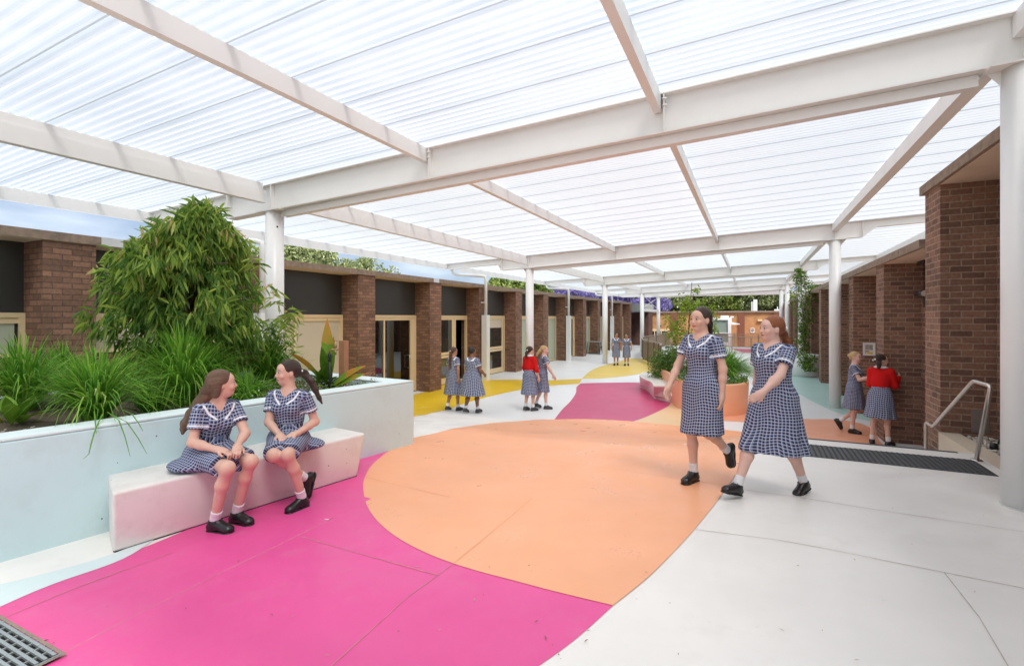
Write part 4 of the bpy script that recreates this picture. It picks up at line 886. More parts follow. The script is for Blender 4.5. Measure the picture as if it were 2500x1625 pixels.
# ============================================================ ORANGE PLANTER WITH WRAP-ROUND BENCH
op = empty('salmon_planter', (-1.6, 15.5, LOW), 'rounded salmon orange planter tub behind the walking dark-haired girl', 'planter')
Fp = [(-3.1, 17.6), (-2.75, 16.6), (-2.25, 15.2), (-1.98, 14.2), (-1.6, 13.45), (-.85, 13.02), (-.35, 13.2), (-.08, 13.75), (-.12, 14.6), (-.55, 15.6), (-1.3, 16.8), (-2.1, 17.9), (-2.8, 18.2), (-3.2, 18.0)]
Fp = [tuple(p) for p in crom(Fp+[Fp[0]], 5)][:-1]
def offs(poly, d):
    n = len(poly); out = []
    for i in range(n):
        a, b = Vector(poly[i-1]), Vector(poly[(i+1) % n]); t = (b-a).normalized(); out.append((poly[i][0]+t.y*d, poly[i][1]-t.x*d))
    return out
def loft(mb, rings, mi=0, closed=True):
    n = len(rings[0][0])
    for (p0_, z0), (p1_, z1) in zip(rings[:-1], rings[1:]):
        for i in range(n):
            j = (i+1) % n; mb.face([(*p0_[i], z0), (*p0_[j], z0), (*p1_[j], z1), (*p1_[i], z1)], smooth=True)
mb = MB(); T_ = -.08
loft(mb, [(offs(Fp, -.03), LOW), (Fp, T_-.04), (offs(Fp, -.01), T_), (offs(Fp, -.09), T_), (offs(Fp, -.11), T_-.12)]); mb.build('tub', M['salmon'], op, weld=True)
mb = MB(); mb.face([(*p, T_-.1) for p in offs(Fp, -.10)]); mb.build('soil_bed', M['soil'], op)
zs_ = -.38
wb = empty('curved_bench', (-3.2, 15.5, LOW), 'white curved bench wrapping the left end of the salmon planter', 'bench')
Tq_ = [onZ(u, v, zs_) for u, v in ((1568, 908), (1561, 915), (1571, 923.6), (1588.5, 930.7), (1596, 941), (1634, 941.6))]
Bq_ = [onZ(u, v, LOW) for u, v in ((1570, 940), (1563, 944.6), (1573, 950), (1585, 957.6), (1597, 972), (1633, 982))]
inn = [(-1.8, 14.6), (-2.15, 16.0), (-2.65, 17.3), (-3.0, 18.2)]
def bpoly(Q, c4=None): return [tuple(Vector(p).to_2d()) for p in Q]+inn
ct = crom([tuple(p.to_2d()) for p in Tq_[:5]], 5)+[Tq_[5].to_2d()]; cb = crom([tuple(p.to_2d()) for p in Bq_[:5]], 5)+[Bq_[5].to_2d()]
ct = [tuple(p) for p in ct]+inn; cb = [tuple(p) for p in cb]+inn
mid = [(a[0]*.35+b[0]*.65-.0, a[1]*.35+b[1]*.65) for a, b in zip(ct, cb)]
mb = MB(); n = len(ct)
for (p0_, z0), (p1_, z1) in zip([(cb, LOW), (cb, LOW+.05), (mid, LOW+.12), (ct, zs_-.03)], [(cb, LOW+.05), (mid, LOW+.12), (ct, zs_-.03), (ct, zs_)]):
    for i in range(n): j = (i+1) % n; mb.face([(*p0_[i], z0), (*p0_[j], z0), (*p1_[j], z1), (*p1_[i], z1)])
mb.face([(*p, zs_) for p in ct]); mb.build('bench_block', M['bench'], wb, weld=True)
rg = np.random.default_rng(51)
o = empty('trailing_shrub', (-2.9, 16.8, -.2), 'dark green shrub trailing over the left end of the salmon planter', 'shrub')
P_, D_, rc = [], [], []
for _ in range(170):
    u_, v_ = rg.uniform(1590, 1672), rg.uniform(850, 935)
    t = (u_-1590)/82
    if v_ > 905+25*math.sin(t*3)+(10 if 1600 < u_ < 1640 else 0): continue
    if v_ < 885-33*math.sin(max(0, min(1, t*.9))*3.0): continue
    c = np.array(ray(u_, v_)*(16.3-1.6*t)+Vector((0, 0, CAMH)))
    for k in range(26):
        b2 = rg.uniform(0, 6.28); P_.append(c+rg.normal(size=3)*.12); D_.append(np.array([math.cos(b2)-.3, math.sin(b2)-.3, rg.uniform(-1.1, .3)])); rc.append(np.clip(rg.normal(.45, .25), 0, 1))
P_, D_, rc = np.array(P_), unit(np.array(D_)), np.array(rc)
cloud('foliage', M['l_dark'], leaf_quads(P_, D_, rg.uniform(.07, .14, len(P_)), rg.uniform(.02, .04, len(P_)), rg), np.concatenate([rc, rc]), o)
p = onZ(1800, 930, -.15)
strap_clump('fountain_grass', 'large arching fountain grass in the salmon planter between the two walking girls', -.75, 14.7, -.2, 1300, .72, 1.12, 1.12, .013, np.random.default_rng(52), droop=1.25, r0=.3, cat='grass clump')
P_ = []
for _ in range(2600):
    x, y = rg.uniform(-2.0, -.1), rg.uniform(13.1, 14.6)
    P_.append((x, y, -.14+rg.uniform(0, .14)))
P_ = np.array([p for p in P_ if (p[0]+.95)**2/1.0+(p[1]-14.2)**2/1.1 < 1]); D_ = unit(rg.normal(size=P_.shape)+np.array([0, 0, .6])); r = rg.uniform(0, 1, len(P_))
tag(cloud('planter_cover', M['l_dark'], leaf_quads(P_, D_, np.full(len(P_), .06), np.full(len(P_), .03), rg), np.concatenate([r, r])), 'dark leafy cover inside the rim of the salmon planter', 'ground cover', kind='stuff')
Q_ = P_[rg.uniform(size=len(P_)) < .12]+np.array([0, 0, .05]); r = rg.uniform(0, 1, len(Q_))
tag(cloud('planter_flowers', M['petal'], leaf_quads(Q_, unit(rg.normal(size=Q_.shape)), np.full(len(Q_), .04), np.full(len(Q_), .03), rg), np.concatenate([r, r])), 'small white flowers inside the rim of the salmon planter', 'flowers', kind='stuff')
st_ = empty('young_tree', (-1.75, 15.6, -.2), 'young tree with bright green leaves behind the dark-haired walking girl', 'tree')
mb = MB(); mb.tube([(-1.75, 15.6, -.2), (-1.7, 15.6, 1.0), (-1.6, 15.6, 2.6)], [.025, .02, .008], 8)
for (u_, v_) in ((1650, 830), (1668, 780), (1700, 745), (1735, 760), (1640, 770), (1695, 712)):
    e = ray(u_, v_)*14.8+Vector((0, 0, CAMH)); mb.tube([(-1.7, 15.6, e.z*.6), e], [.01, .004], 5)
mb.build('trunk', M['bark'], st_)
P_, D_, rc = [], [], []
for (u_, v_, du, dv, k_) in ((1655, 815, 25, 28, 330), (1650, 790, 12, 12, 60), (1690, 745, 26, 17, 300), (1735, 765, 14, 22, 150), (1700, 708, 9, 8, 40), (1628, 775, 8, 8, 30), (1745, 800, 8, 14, 40), (1668, 770, 10, 20, 80)):
    for _ in range(k_):
        c = np.array(ray(u_+rg.normal()*du*.6, v_+rg.normal()*dv*.6)*(14.8+rg.normal()*.25)+Vector((0, 0, CAMH)))
        b2 = rg.uniform(0, 6.28); P_.append(c); D_.append(np.array([math.cos(b2), math.sin(b2), rg.uniform(-.9, .3)])); rc.append(np.clip(rg.normal(.6, .25), 0, 1))
P_, D_, rc = np.array(P_), unit(np.array(D_)), np.array(rc)
cloud('crown', M['l_bright'], leaf_quads(P_, D_, rg.uniform(.06, .11, len(P_)), rg.uniform(.035, .06, len(P_)), rg), np.concatenate([rc, rc]), st_)

# white pot with climber by the right columns
wp = empty('white_pot', (1.95, 23.6, LOW), 'large round white pot beside the right-hand columns', 'pot')
mb = MB(); mb.lathe([(.50, 0), (.56, .02), (.58, .85), (.55, .88), (.50, .86), (.48, .75), (0, .75)], (1.95, 23.6, LOW), n=40); mb.build('pot_body', M['white_paint'], wp)
cl = empty('climbing_plant', (1.75, 23.8, 0), 'tall leafy climbing plant growing up the white column from the pot', 'climber')
P_, D_, rc = [], [], []
for _ in range(2900):
    v_ = rg.uniform(655, 905); f_ = np.interp(v_, [655, 690, 730, 770, 800, 830, 860, 905], [5, 24, 36, 24, 13, 14, 22, 14]); uc = np.interp(v_, [655, 700, 740, 790, 830, 905], [1948, 1962, 1966, 1965, 1960, 1975])
    u_ = uc+np.clip(rg.normal(), -1.8, 1.8)*f_*.6+4*math.sin(v_*.21)
    c = np.array(ray(u_, v_)*((21.0 if v_ < 862 else 19.65)+rg.normal()*.15)+Vector((0, 0, CAMH))); b2 = rg.uniform(0, 6.28); P_.append(c); D_.append(np.array([math.cos(b2), math.sin(b2), rg.uniform(-.9, .3)])); rc.append(np.clip(rg.normal(.5, .25), 0, 1))
P_, D_, rc = np.array(P_), unit(np.array(D_)), np.array(rc)
cloud('foliage', M['l_climb'], leaf_quads(P_, D_, rg.uniform(.07, .12, len(P_)), rg.uniform(.035, .06, len(P_)), rg), np.concatenate([rc, rc]), cl)
mb = MB()
for dx_, dy_ in ((-.05, 0), (.25, .1), (.42, -.1)): mb.tube([(1.75+dx_, 23.8+dy_, -.1), (1.72+dx_*.6, 23.8+dy_, 3.2)], .012, 6)
mb.build('stakes', M['bark'], cl)

# ============================================================ RAILS, FAR OBJECTS
rp = empty('curved_balustrade', (-4.5, 28, LOW), 'brown curved solid-panel balustrade beside the salmon planter', 'balustrade')
pts = [onZ(u, v, .31) for u, v in ((1655, 806), (1620, 812), (1592, 818), (1573, 821), (1567.5, 824.5), (1572, 829), (1590, 832.5), (1606, 836), (1613.5, 838), (1612, 842))]
pts = [Vector((p.x, p.y)) for p in crom([tuple(p.to_2d()) for p in pts], 5)]
mb, mb2, mb3 = MB(), MB(), MB(); L = 0; nxt = 0
for a, b in zip(pts[:-1], pts[1:]):
    mb.face([(a.x, a.y, LOW+.05), (b.x, b.y, LOW+.05), (b.x, b.y, .22), (a.x, a.y, .22)]); mb2.bar((a.x, a.y, .29), (b.x, b.y, .29), .09, .04)
mb.build('panel', mat('taupe_mesh_panel', (.22, .165, .11, 1), .55), rp); mb2.build('top_rail', M['tan_rail'], rp)
for a in pts[::4]:
    p = MB(); p.box(a.x-.03, a.x+.03, a.y-.03, a.y+.03, LOW, .28); p.build('baluster_post', M['dt'], rp)
fb = empty('far_balustrade', (-2, 42, LOW), 'grey-brown barred balustrade at the far end of the walkway', 'balustrade')
mb = MB(); mb.bar((-6.3, 42.3, .27), (2.2, 42.3, .27), .05, .05); mb.bar((-6.3, 42.3, .15), (2.2, 42.3, .15), .04, .04); mb.bar((-6.3, 42.3, LOW+.12), (2.2, 42.3, LOW+.12), .04, .04); mb.build('rails', M['tan_rail'], fb)
mb = MB(); x = -6.3
while x < 2.2: mb.box(x-.01, x+.01, 42.29, 42.31, LOW+.1, .14); x += .13
b__ = mb.build('bars', M['tan_rail'], fb); tag(b__, kind='stuff')
for x in (-6.3, -4.6, -2.9, -1.2, .5, 2.2):
    mb = MB(); mb.box(x-.035, x+.035, 42.26, 42.34, LOW, .25); mb.build('rail_post', M['tan_rail'], fb)
mb = MB(); mb.box(-6.5, 2.3, 42.1, 42.5, LOW, LOW+.1); mb.build('kerb', M['white_paint'], fb)
nb = empty('mesh_balustrade', (0, 34.7, LOW), 'thin-framed mesh balustrade behind the two walking girls', 'balustrade')
def mesh_mat():
    m, n, l, p = nt('fine_wire_mesh'); o = n['Material Output']; p.inputs['Base Color'].default_value = (.20, .15, .11, 1)
    t = n.new('ShaderNodeBsdfTransparent'); x = n.new('ShaderNodeMixShader'); x.inputs[0].default_value = .32; l.new(t.outputs[0], x.inputs[1]); l.new(p.outputs[0], x.inputs[2]); l.new(x.outputs[0], o.inputs['Surface']); return m
xa, xb = onY(1700, 820, 34.7).x, onY(1905, 820, 34.7).x
mb = MB(); mb.bar((xa, 34.7, .30), (xb, 34.7, .30), .05, .05); mb.bar((xa, 34.7, LOW+.1), (xb, 34.7, LOW+.1), .04, .04); mb.build('rails', M['tan_rail'], nb)
for u in (1700, 1743, 1787, 1834, 1880, 1905):
    x = onY(u, 820, 34.7).x; mb = MB(); mb.box(x-.03, x+.03, 34.67, 34.73, LOW, .29); mb.build('rail_post', M['tan_rail'], nb)
mb = MB(); mb.face([(xa, 34.7, LOW+.1), (xb, 34.7, LOW+.1), (xb, 34.7, .28), (xa, 34.7, .28)]); mb.build('mesh_infill', mesh_mat(), nb)
mb = MB(); mb.box(xa-.1, xb+.1, 34.3, 34.6, LOW, LOW+.12); mb.build('kerb', M['white_paint'], nb)
tag(mb and (lambda m_: (m_.face([(xa, 35.2, LOW+.006), (xb, 35.2, LOW+.006), (xb, 36.6, LOW+.006), (xa, 36.6, LOW+.006)]), m_.build('painted_far_yellow', M['f_yel_sheen']))[1])(MB()), kind='structure')
tag((lambda m_: (m_.face([(-.6, 37.5, LOW+.006), (2.0, 37.5, LOW+.006), (1.8, 41.6, LOW+.006), (-1.4, 41.6, LOW+.006)]), m_.build('painted_far_plum', M['f_mag2']))[1])(MB()), kind='structure')
# back building
bb = empty('orange_brick_building', (-2, 48, -1.5), 'low orange brick building with dark piers closing the far end', 'building')
YB = 48
def xB(u, Y=YB): return onY(u, 800, Y).x
mb = MB(); mb.box(-9.2, 14, YB, YB+.3, -1.5, 1.95); mb.build('wall', M['brick_o'], bb)
mb = MB(); mb.box(-9.6, 14, YB-.12, YB+8, 1.97, 2.12); mb.build('roof_edge', M['fascia'], bb)
for a, b in ((1572, 1583), (1638, 1656), (1708, 1722), (1803, 1818), (1890, 1910)):
    mb = MB(); mb.box(xB(a), xB(b), YB-.1, YB-.002, -1.5, 1.96); mb.build('brick_pier', M['rbb'], bb)
mb = MB(); a, b = onY(1580, 800, YB), onY(1634, 845, YB); mb.box(a.x, b.x, YB-.06, YB-.003, -1.3, a.z-.1); w_o = mb.build('window', M['cream'], bb)
for k in range(3):
    mb = MB(); x0 = a.x+.15+k*(b.x-a.x-.2)/3; mb.box(x0, x0+(b.x-a.x-.2)/3-.1, YB-.075, YB-.061, -1.2, a.z-.3); mb.build('pane', M['glass_dark'], w_o)
mb = MB(); a, b = onY(1700, 800, YB), onY(1740, 845, YB); mb.box(a.x, b.x, YB-.06, YB-.003, -1.3, a.z-.1); mb.build('window', M['glass_dark'], bb)
# signs on it
a, b = onY(1582.5, 804, YB-.15), onY(1588, 815, YB-.15)
fs = empty('first_aid_sign', (a.x, a.y, a.z), 'white and green cross sign in the window of the orange building', 'sign')
mb = MB(); mb.box(a.x, b.x, YB-.16, YB-.14, b.z, a.z); mb.build('plate', M['white_paint'], fs)
mb = MB(); cx_, cz_ = (a.x+b.x)/2, (a.z+b.z)/2; mb.box(cx_-.07, cx_+.07, YB-.166, YB-.161, cz_-.02, cz_+.02); mb.box(cx_-.02, cx_+.02, YB-.166, YB-.161, cz_-.07, cz_+.07); mb.build('cross', mat('sign_green', (.02, .30, .18, 1), .5), fs)
a, b = onY(1832.5, 800.5, YB-.15), onY(1842, 812, YB-.15)
fs = empty('wall_poster', (a.x, a.y, a.z), 'small white poster with black print on the orange brick wall', 'sign')
mb = MB(); mb.box(a.x, b.x, YB-.03, YB-.004, b.z, a.z); mb.build('plate', M['white_paint'], fs)
mb = MB(); w_ = b.x-a.x; h_ = a.z-b.z
for fz, fx0, fx1 in ((.80, .15, .85), (.68, .2, .8), (.50, .15, .5), (.50, .58, .85), (.36, .12, .88), (.24, .2, .7)): mb.box(a.x+fx0*w_, a.x+fx1*w_, YB-.034, YB-.0305, b.z+(fz-.05)*h_, b.z+(fz+.05)*h_)
mb.build('print', M['black'], fs)
# white glazed kiosk
k0, k1 = onY(1728, 775, 44.8), onY(1785, 866, 44.8)
kk = empty('glazed_kiosk', ((k0.x+k1.x)/2, 45.5, -1.5), 'white framed box with pale glass panes in front of the orange building', 'kiosk')
mb = MB(); t = .2
for q in ((k0.x, k1.x, k0.z-t, k0.z), (k0.x, k1.x, -1.5, -1.3), (k0.x, k0.x+t, -1.3, k0.z-t), (k1.x-.24, k1.x, -1.3, k0.z-t), (k0.x+t, k1.x-.24, k0.z-1.35, k0.z-1.27), (k0.x+t, k1.x-.24, k0.z-2.35, k0.z-2.05)): mb.box(q[0], q[1], 44.8, 46.6, q[2], q[3])
mb.build('frame', M['white_paint'], kk)
mb = MB(); mb.box(k0.x+t, k1.x-.24, 44.9, 44.92, -1.3, k0.z-t); mb.build('glass_pane', M['glass_teal'], kk)
mb = MB(); mb.box(k0.x+1.0, k0.x+1.6, 45.0, 45.6, k0.z, k0.z+.16); mb.box(k0.x+1.75, k0.x+2.0, 45.0, 45.4, k0.z, k0.z+.12); mb.build('roof_unit', M['white_paint'], kk)
a = onY(1786, 786, 45.2); mb = MB(); mb.face([(a.x, 44.9, a.z-.02), (a.x+.62, 44.9, a.z-.16), (a.x+.62, 46.2, a.z-.16), (a.x, 46.2, a.z-.02)]); mb.face([(a.x, 44.9, a.z-.22), (a.x+.62, 44.9, a.z-.2), (a.x+.62, 44.9, a.z-.16), (a.x, 44.9, a.z-.02)]); mb.build('side_awning', M['white_paint'], kk)
a, b = onY(1834, 731, 52), onY(1849, 762, 52)
ch = empty('white_flue', (a.x, 52, b.z), 'white upright flue box on the roof of the orange building', 'flue')
mb = MB(); mb.box(a.x+.18, b.x, 52, 52.8, 2.12, a.z); mb.box(a.x, a.x+.18, 52.1, 52.7, 2.12, a.z-.2); mb.build('flue_box', M['white_paint'], ch)
a = onY(1898, 758, 50); mb = MB(); mb.tube([(a.x, 50, 2.1), (a.x, 50, a.z+.35)], .03, 6); mb.box(a.x-.25, a.x+.2, 49.8, 50.2, 2.12, 2.28); tag(mb.build('roof_vent', M['white_paint']), 'small white vent on the far roof right of the flue', 'vent')
a, b = onY(1926, 784, 43), onY(1936, 816, 43)
mb = MB(); mb.box(a.x, b.x+.5, 43.3, 43.4, -1.5, a.z); tag(mb.build('red_panel', M['red']), 'red panel seen between the far right columns and the climber', 'panel')
a = onY(1802, 0, 47.9); b = onY(1850, 781, YB-.1)
mb = MB(); mb.box(b.x-.0, b.x+.35, YB-.15, YB-.003, b.z-.1, b.z+.06); tag(mb.build('wall_lamp', M['cream']), 'small cream lamp high on the orange brick wall', 'wall lamp')
# table and chair outside the classrooms
tb = onZ(1456, 864, LOW)
tt = empty('outdoor_table', (tb.x, tb.y, LOW), 'dark teal table with splayed legs outside the classroom doors', 'table')
a = onY(1439, 833, tb.y); b = onY(1463, 833, tb.y); zt2 = a.z
mb = MB(); mb.box(a.x-.1, b.x+.1, tb.y-.35, tb.y+.35, zt2-.03, zt2); mb.build('table_top', mat('pale_top', (.3, .32, .32, 1), .4), tt)
for sx, xx in ((-1, a.x), (1, b.x)):
    for sy in (-1, 1):
        mb = MB(); mb.bar((xx-sx*(-.02), tb.y+sy*.25, zt2-.03), (xx+sx*.12, tb.y+sy*.32, LOW), .05, .03); mb.build('leg', M['teal'], tt)
mb = MB(); mb.bar((a.x, tb.y, LOW+.05), (b.x, tb.y, LOW+.05), .3, .04); mb.build('foot_plate', M['teal'], tt)
cc_ = onY(1468, 850, tb.y+.3); chx = cc_.x+.05
chr_ = empty('plastic_chair', (chx, tb.y+.3, LOW), 'dark teal chair half hidden beside the outdoor table', 'chair')
mb = MB(); mb.box(chx-.2, chx+.2, tb.y+.1, tb.y+.5, LOW+.43, LOW+.46); mb.build('seat', M['teal'], chr_)
mb = MB(); mb.box(chx+.18, chx+.21, tb.y+.1, tb.y+.5, LOW+.46, LOW+.85); mb.build('backrest', M['teal'], chr_)
for sx in (-.18, .18):
    for sy in (.12, .48):
        mb = MB(); mb.bar((chx+sx*.9, tb.y+sy, LOW+.43), (chx+sx*1.15, tb.y+sy, LOW), .03, .03); mb.build('leg', M['teal'], chr_)

# ============================================================ BACKGROUND TREES
rg = np.random.default_rng(77)
def bgtree(name, label, u, v, d, ru, rvv, m, n, L, seed, cat='tree', clumps=60, cr=.28, group='trees beyond the roofs', inner=.2):
    """crown centred on photo pixel (u, v) at depth d, with half-sizes ru, rvv in photo pixels"""
    c = ray(u, v)*d+Vector((0, 0, CAMH)); rx, rz = ru*d/FPX, rvv*d/FPX; rgg = np.random.default_rng(seed)
    o = empty(name, (c.x, c.y, -1.5), label, cat, group)
    tree_blob('crown', M[m], tuple(c), (rx, rx*.8, rz), o, n, L, L*.45, rgg, clumps=clumps, cr=cr*min(rx, rz*1.3), inner=inner)
    mb = MB(); mb.tube([(c.x, c.y, -1.5), (c.x+.2, c.y, c.z-rz*.4), (c.x, c.y, c.z+rz*.5)], [.3, .2, .06], 8)
    for k in range(6):
        a = rgg.uniform(0, 6.28); mb.tube([(c.x+.1, c.y, c.z-rz*.5), (c.x+math.cos(a)*rx*.6, c.y+math.sin(a)*rx*.6, c.z+rz*rgg.uniform(-.1, .6))], [.1, .03], 5)
    mb.build('trunk', M['bark'], o); return o
bgtree('gum_tree', 'olive gum tree over the classroom roof right of the near column', 735, 640, 27, 95, 62, 'l_euc', 9000, .20, 1, clumps=80, cr=.30)
bgtree('gum_tree', 'sparse olive gum tree tapering above the classroom roof', 880, 672, 28, 85, 38, 'l_euc', 5000, .18, 2, clumps=60, cr=.35)
bgtree('gum_tree', 'gum tree glimpsed beside the downpipe above the weeping tree', 615, 660, 27, 60, 60, 'l_euc', 4500, .2, 12, clumps=50, cr=.35)
bgtree('roadside_tree', 'bushy yellow-green tree above the roof between two downpipes', 1215, 712, 45, 38, 34, 'l_euc2', 5200, .28, 3)
bgtree('roadside_tree', 'dark green tree above the roof just right of a white column', 1285, 706, 48, 62, 30, 'l_euc2', 8500, .28, 4)
bgtree('jacaranda', 'purple flowering jacaranda above the classroom roof, nearer one', 1390, 722, 50, 66, 34, 'l_jac', 10000, .26, 5, clumps=90, cr=.26)
bgtree('jacaranda', 'purple flowering jacaranda further along the classroom roof', 1500, 738, 54, 66, 34, 'l_jac', 9000, .26, 6, clumps=90, cr=.26)
bgtree('jacaranda', 'purple jacaranda seen through the crossed steel braces', 1590, 745, 56, 42, 32, 'l_jac', 6500, .26, 7, clumps=70, cr=.26)
for i, (u, v, ru, rv2, mm) in enumerate(((1560, 722, 40, 30, 'l_euc'), (1640, 722, 42, 46, 'l_euc'), (1705, 728, 46, 48, 'l_euc'), (1762, 735, 40, 40, 'l_euc2'), (1818, 722, 50, 48, 'l_euc'), (1880, 730, 40, 44, 'l_euc'), (1930, 745, 30, 30, 'l_euc'))):
    lab = ['grey-green gum tree behind the purple jacarandas', 'shaded gum tree left of the young green tree', 'pale flowering gum tree right behind the walking dark-haired girl', 'rounded gum tree between the two walking girls', 'spreading gum tree behind the white flue', 'gum tree right of the white flue', 'small gum tree between the far right columns'][i]
    bgtree('gum_tree', lab, u, v, 68, ru, rv2, mm, 9000, .38, 60+i, clumps=70, cr=.28)
bgtree('gum_tree', 'sunlit gum tree over the right-hand wing roof', 2010, 712, 52, 36, 30, 'l_euc', 6000, .3, 90)
# ============================================================ PEOPLE
def V(*a): return np.array(a, float)
class Prim: pass
def cone(a, b, ra, rb): p = Prim(); p.t = 0; p.a = np.array(a, float); p.b = np.array(b, float); p.ra = ra; p.rb = rb; return p
def ell_(c, r, Rm=None): p = Prim(); p.t = 1; p.c = np.array(c, float); p.r = np.array(r, float); p.R = np.eye(3) if Rm is None else np.array(Rm, float); return p
def ev(p, X):
    if p.t == 0:
        ab = p.b-p.a; h = np.clip(((X-p.a)@ab)/max(ab@ab, 1e-9), 0, 1)
        return np.linalg.norm(X-p.a-h[:, None]*ab, axis=1)-(p.ra+(p.rb-p.ra)*h)
    q = (X-p.c)@p.R                       # columns of R are the ellipsoid axes
    k0 = np.linalg.norm(q/p.r, axis=1); k1 = np.linalg.norm(q/(p.r*p.r), axis=1)
    return k0*(k0-1)/np.maximum(k1, 1e-6)
def smin(a, b, k):
    h = np.maximum(k-np.abs(a-b), 0)/k; return np.minimum(a, b)-h*h*k*.25
def field(prims, X):
    """prims: (prim, k, op) with op + union, - carve, & keep"""
    d = np.full(len(X), 9., dtype=float)
    for p, k, op in prims:
        e = ev(p, X) if isinstance(p, Prim) else p(X)
        if op == '+': d = smin(d, e, k)
        elif op == '-': d = -smin(-d, e, k)
        else: d = -smin(-d, -e, k)
    return d
_EDG = [(0, 1), (2, 3), (4, 5), (6, 7), (0, 2), (1, 3), (4, 6), (5, 7), (0, 4), (1, 5), (2, 6), (3, 7)]
def mesh_sdf(prims, lo, hi, h):
    lo = np.array(lo, float)-2*h; hi = np.array(hi, float)+2*h; B = 5
    nb = np.ceil((hi-lo)/(h*B)).astype(int); n = nb*B+1
    F = np.full(tuple(n), 9., dtype=np.float32)
    bi = np.stack(np.meshgrid(*[np.arange(k) for k in nb], indexing='ij'), -1).reshape(-1, 3)
    dc = field(prims, lo+(bi+.5)*B*h); act = bi[np.abs(dc) < B*h*.9+.03]
    ins = bi[dc < -(B*h*.9+.03)]
    loc = np.stack(np.meshgrid(*[np.arange(B+1)]*3, indexing='ij'), -1).reshape(-1, 3)
    for b in ins: F[b[0]*B:b[0]*B+B+1, b[1]*B:b[1]*B+B+1, b[2]*B:b[2]*B+B+1] = -9
    idx = (act[:, None]*B+loc[None]).reshape(-1, 3); key = np.unique(np.ravel_multi_index(idx.T, tuple(n)))
    idx = np.stack(np.unravel_index(key, tuple(n)), 1)
    for s in range(0, len(idx), 200000):
        q = idx[s:s+200000]; F[q[:, 0], q[:, 1], q[:, 2]] = field(prims, lo+q*h)
    S = F < 0
    C = np.stack([F[i:n[0]-1+i, j:n[1]-1+j, k:n[2]-1+k] for i in (0, 1) for j in (0, 1) for k in (0, 1)], -1)
    neg = (C < 0).sum(-1); A = (neg > 0) & (neg < 8); ci = np.argwhere(A); c = C[A]
    cor = np.array([(i, j, k) for i in (0, 1) for j in (0, 1) for k in (0, 1)], float)
    acc = np.zeros((len(ci), 3)); cnt = np.zeros(len(ci))
    for a, b in _EDG:
        fa, fb = c[:, a], c[:, b]; m = (fa < 0) != (fb < 0); t = np.clip(fa/np.where(m, fa-fb, 1), 0, 1)
        acc += m[:, None]*(cor[a]+t[:, None]*(cor[b]-cor[a])); cnt += m
    Vt = lo+(ci+acc/cnt[:, None])*h
    id_ = np.full(tuple(n-1), -1, dtype=np.int64); id_[A] = np.arange(len(ci)); Q = []
    for ax in range(3):
        s0 = [slice(None)]*3; s1 = [slice(None)]*3; s0[ax] = slice(0, -1); s1[ax] = slice(1, None)
        ch = S[tuple(s0)] != S[tuple(s1)]; e = np.argwhere(ch); o1, o2 = (ax+1) % 3, (ax+2) % 3
        e = e[(e[:, o1] > 0) & (e[:, o2] > 0) & (e[:, o1] < n[o1]-1) & (e[:, o2] < n[o2]-1)]
        q = []
        for d1, d2 in ((-1, -1), (0, -1), (0, 0), (-1, 0)):
            f = e.copy(); f[:, o1] += d1; f[:, o2] += d2; q.append(id_[f[:, 0], f[:, 1], f[:, 2]])
        q = np.stack(q, 1); fl = S[e[:, 0], e[:, 1], e[:, 2]]; q[~fl] = q[~fl][:, ::-1]; Q.append(q[(q >= 0).all(1)])
    return Vt, np.concatenate(Q)
def to_obj(name, VF, m, parent, attrs=None, smooth_it=0):
    Vt, Fq = VF
    if smooth_it:
        for _ in range(smooth_it):
            s = np.zeros_like(Vt); c = np.zeros(len(Vt))
            for k in range(4):
                np.add.at(s, Fq[:, k], Vt[Fq[:, (k+1) % 4]]); np.add.at(c, Fq[:, k], 1)
            Vt = Vt*.4+.6*s/np.maximum(c, 1)[:, None]
    me = bpy.data.meshes.new(name); me.vertices.add(len(Vt)); me.vertices.foreach_set('co', Vt.astype(np.float32).reshape(-1))
    me.loops.add(Fq.size); me.loops.foreach_set('vertex_index', Fq.astype(np.int32).reshape(-1)); me.polygons.add(len(Fq))
    me.polygons.foreach_set('loop_start', np.arange(0, Fq.size, 4, dtype=np.int32)); me.polygons.foreach_set('loop_total', np.full(len(Fq), 4, dtype=np.int32))
    me.polygons.foreach_set('use_smooth', np.ones(len(Fq), dtype=bool))
    for k, v in (attrs(Vt) if attrs else {}).items():
        v = np.asarray(v, dtype=np.float32)
        if v.ndim == 2: a = me.attributes.new(k, 'FLOAT_VECTOR', 'POINT'); a.data.foreach_set('vector', v.reshape(-1))
        else: a = me.attributes.new(k, 'FLOAT', 'POINT'); a.data.foreach_set('value', v)
    me.materials.append(m); me.update(calc_edges=True)
    o = bpy.data.objects.new(name, me); COL.objects.link(o)
    if parent is not None: o.parent = parent
    return o

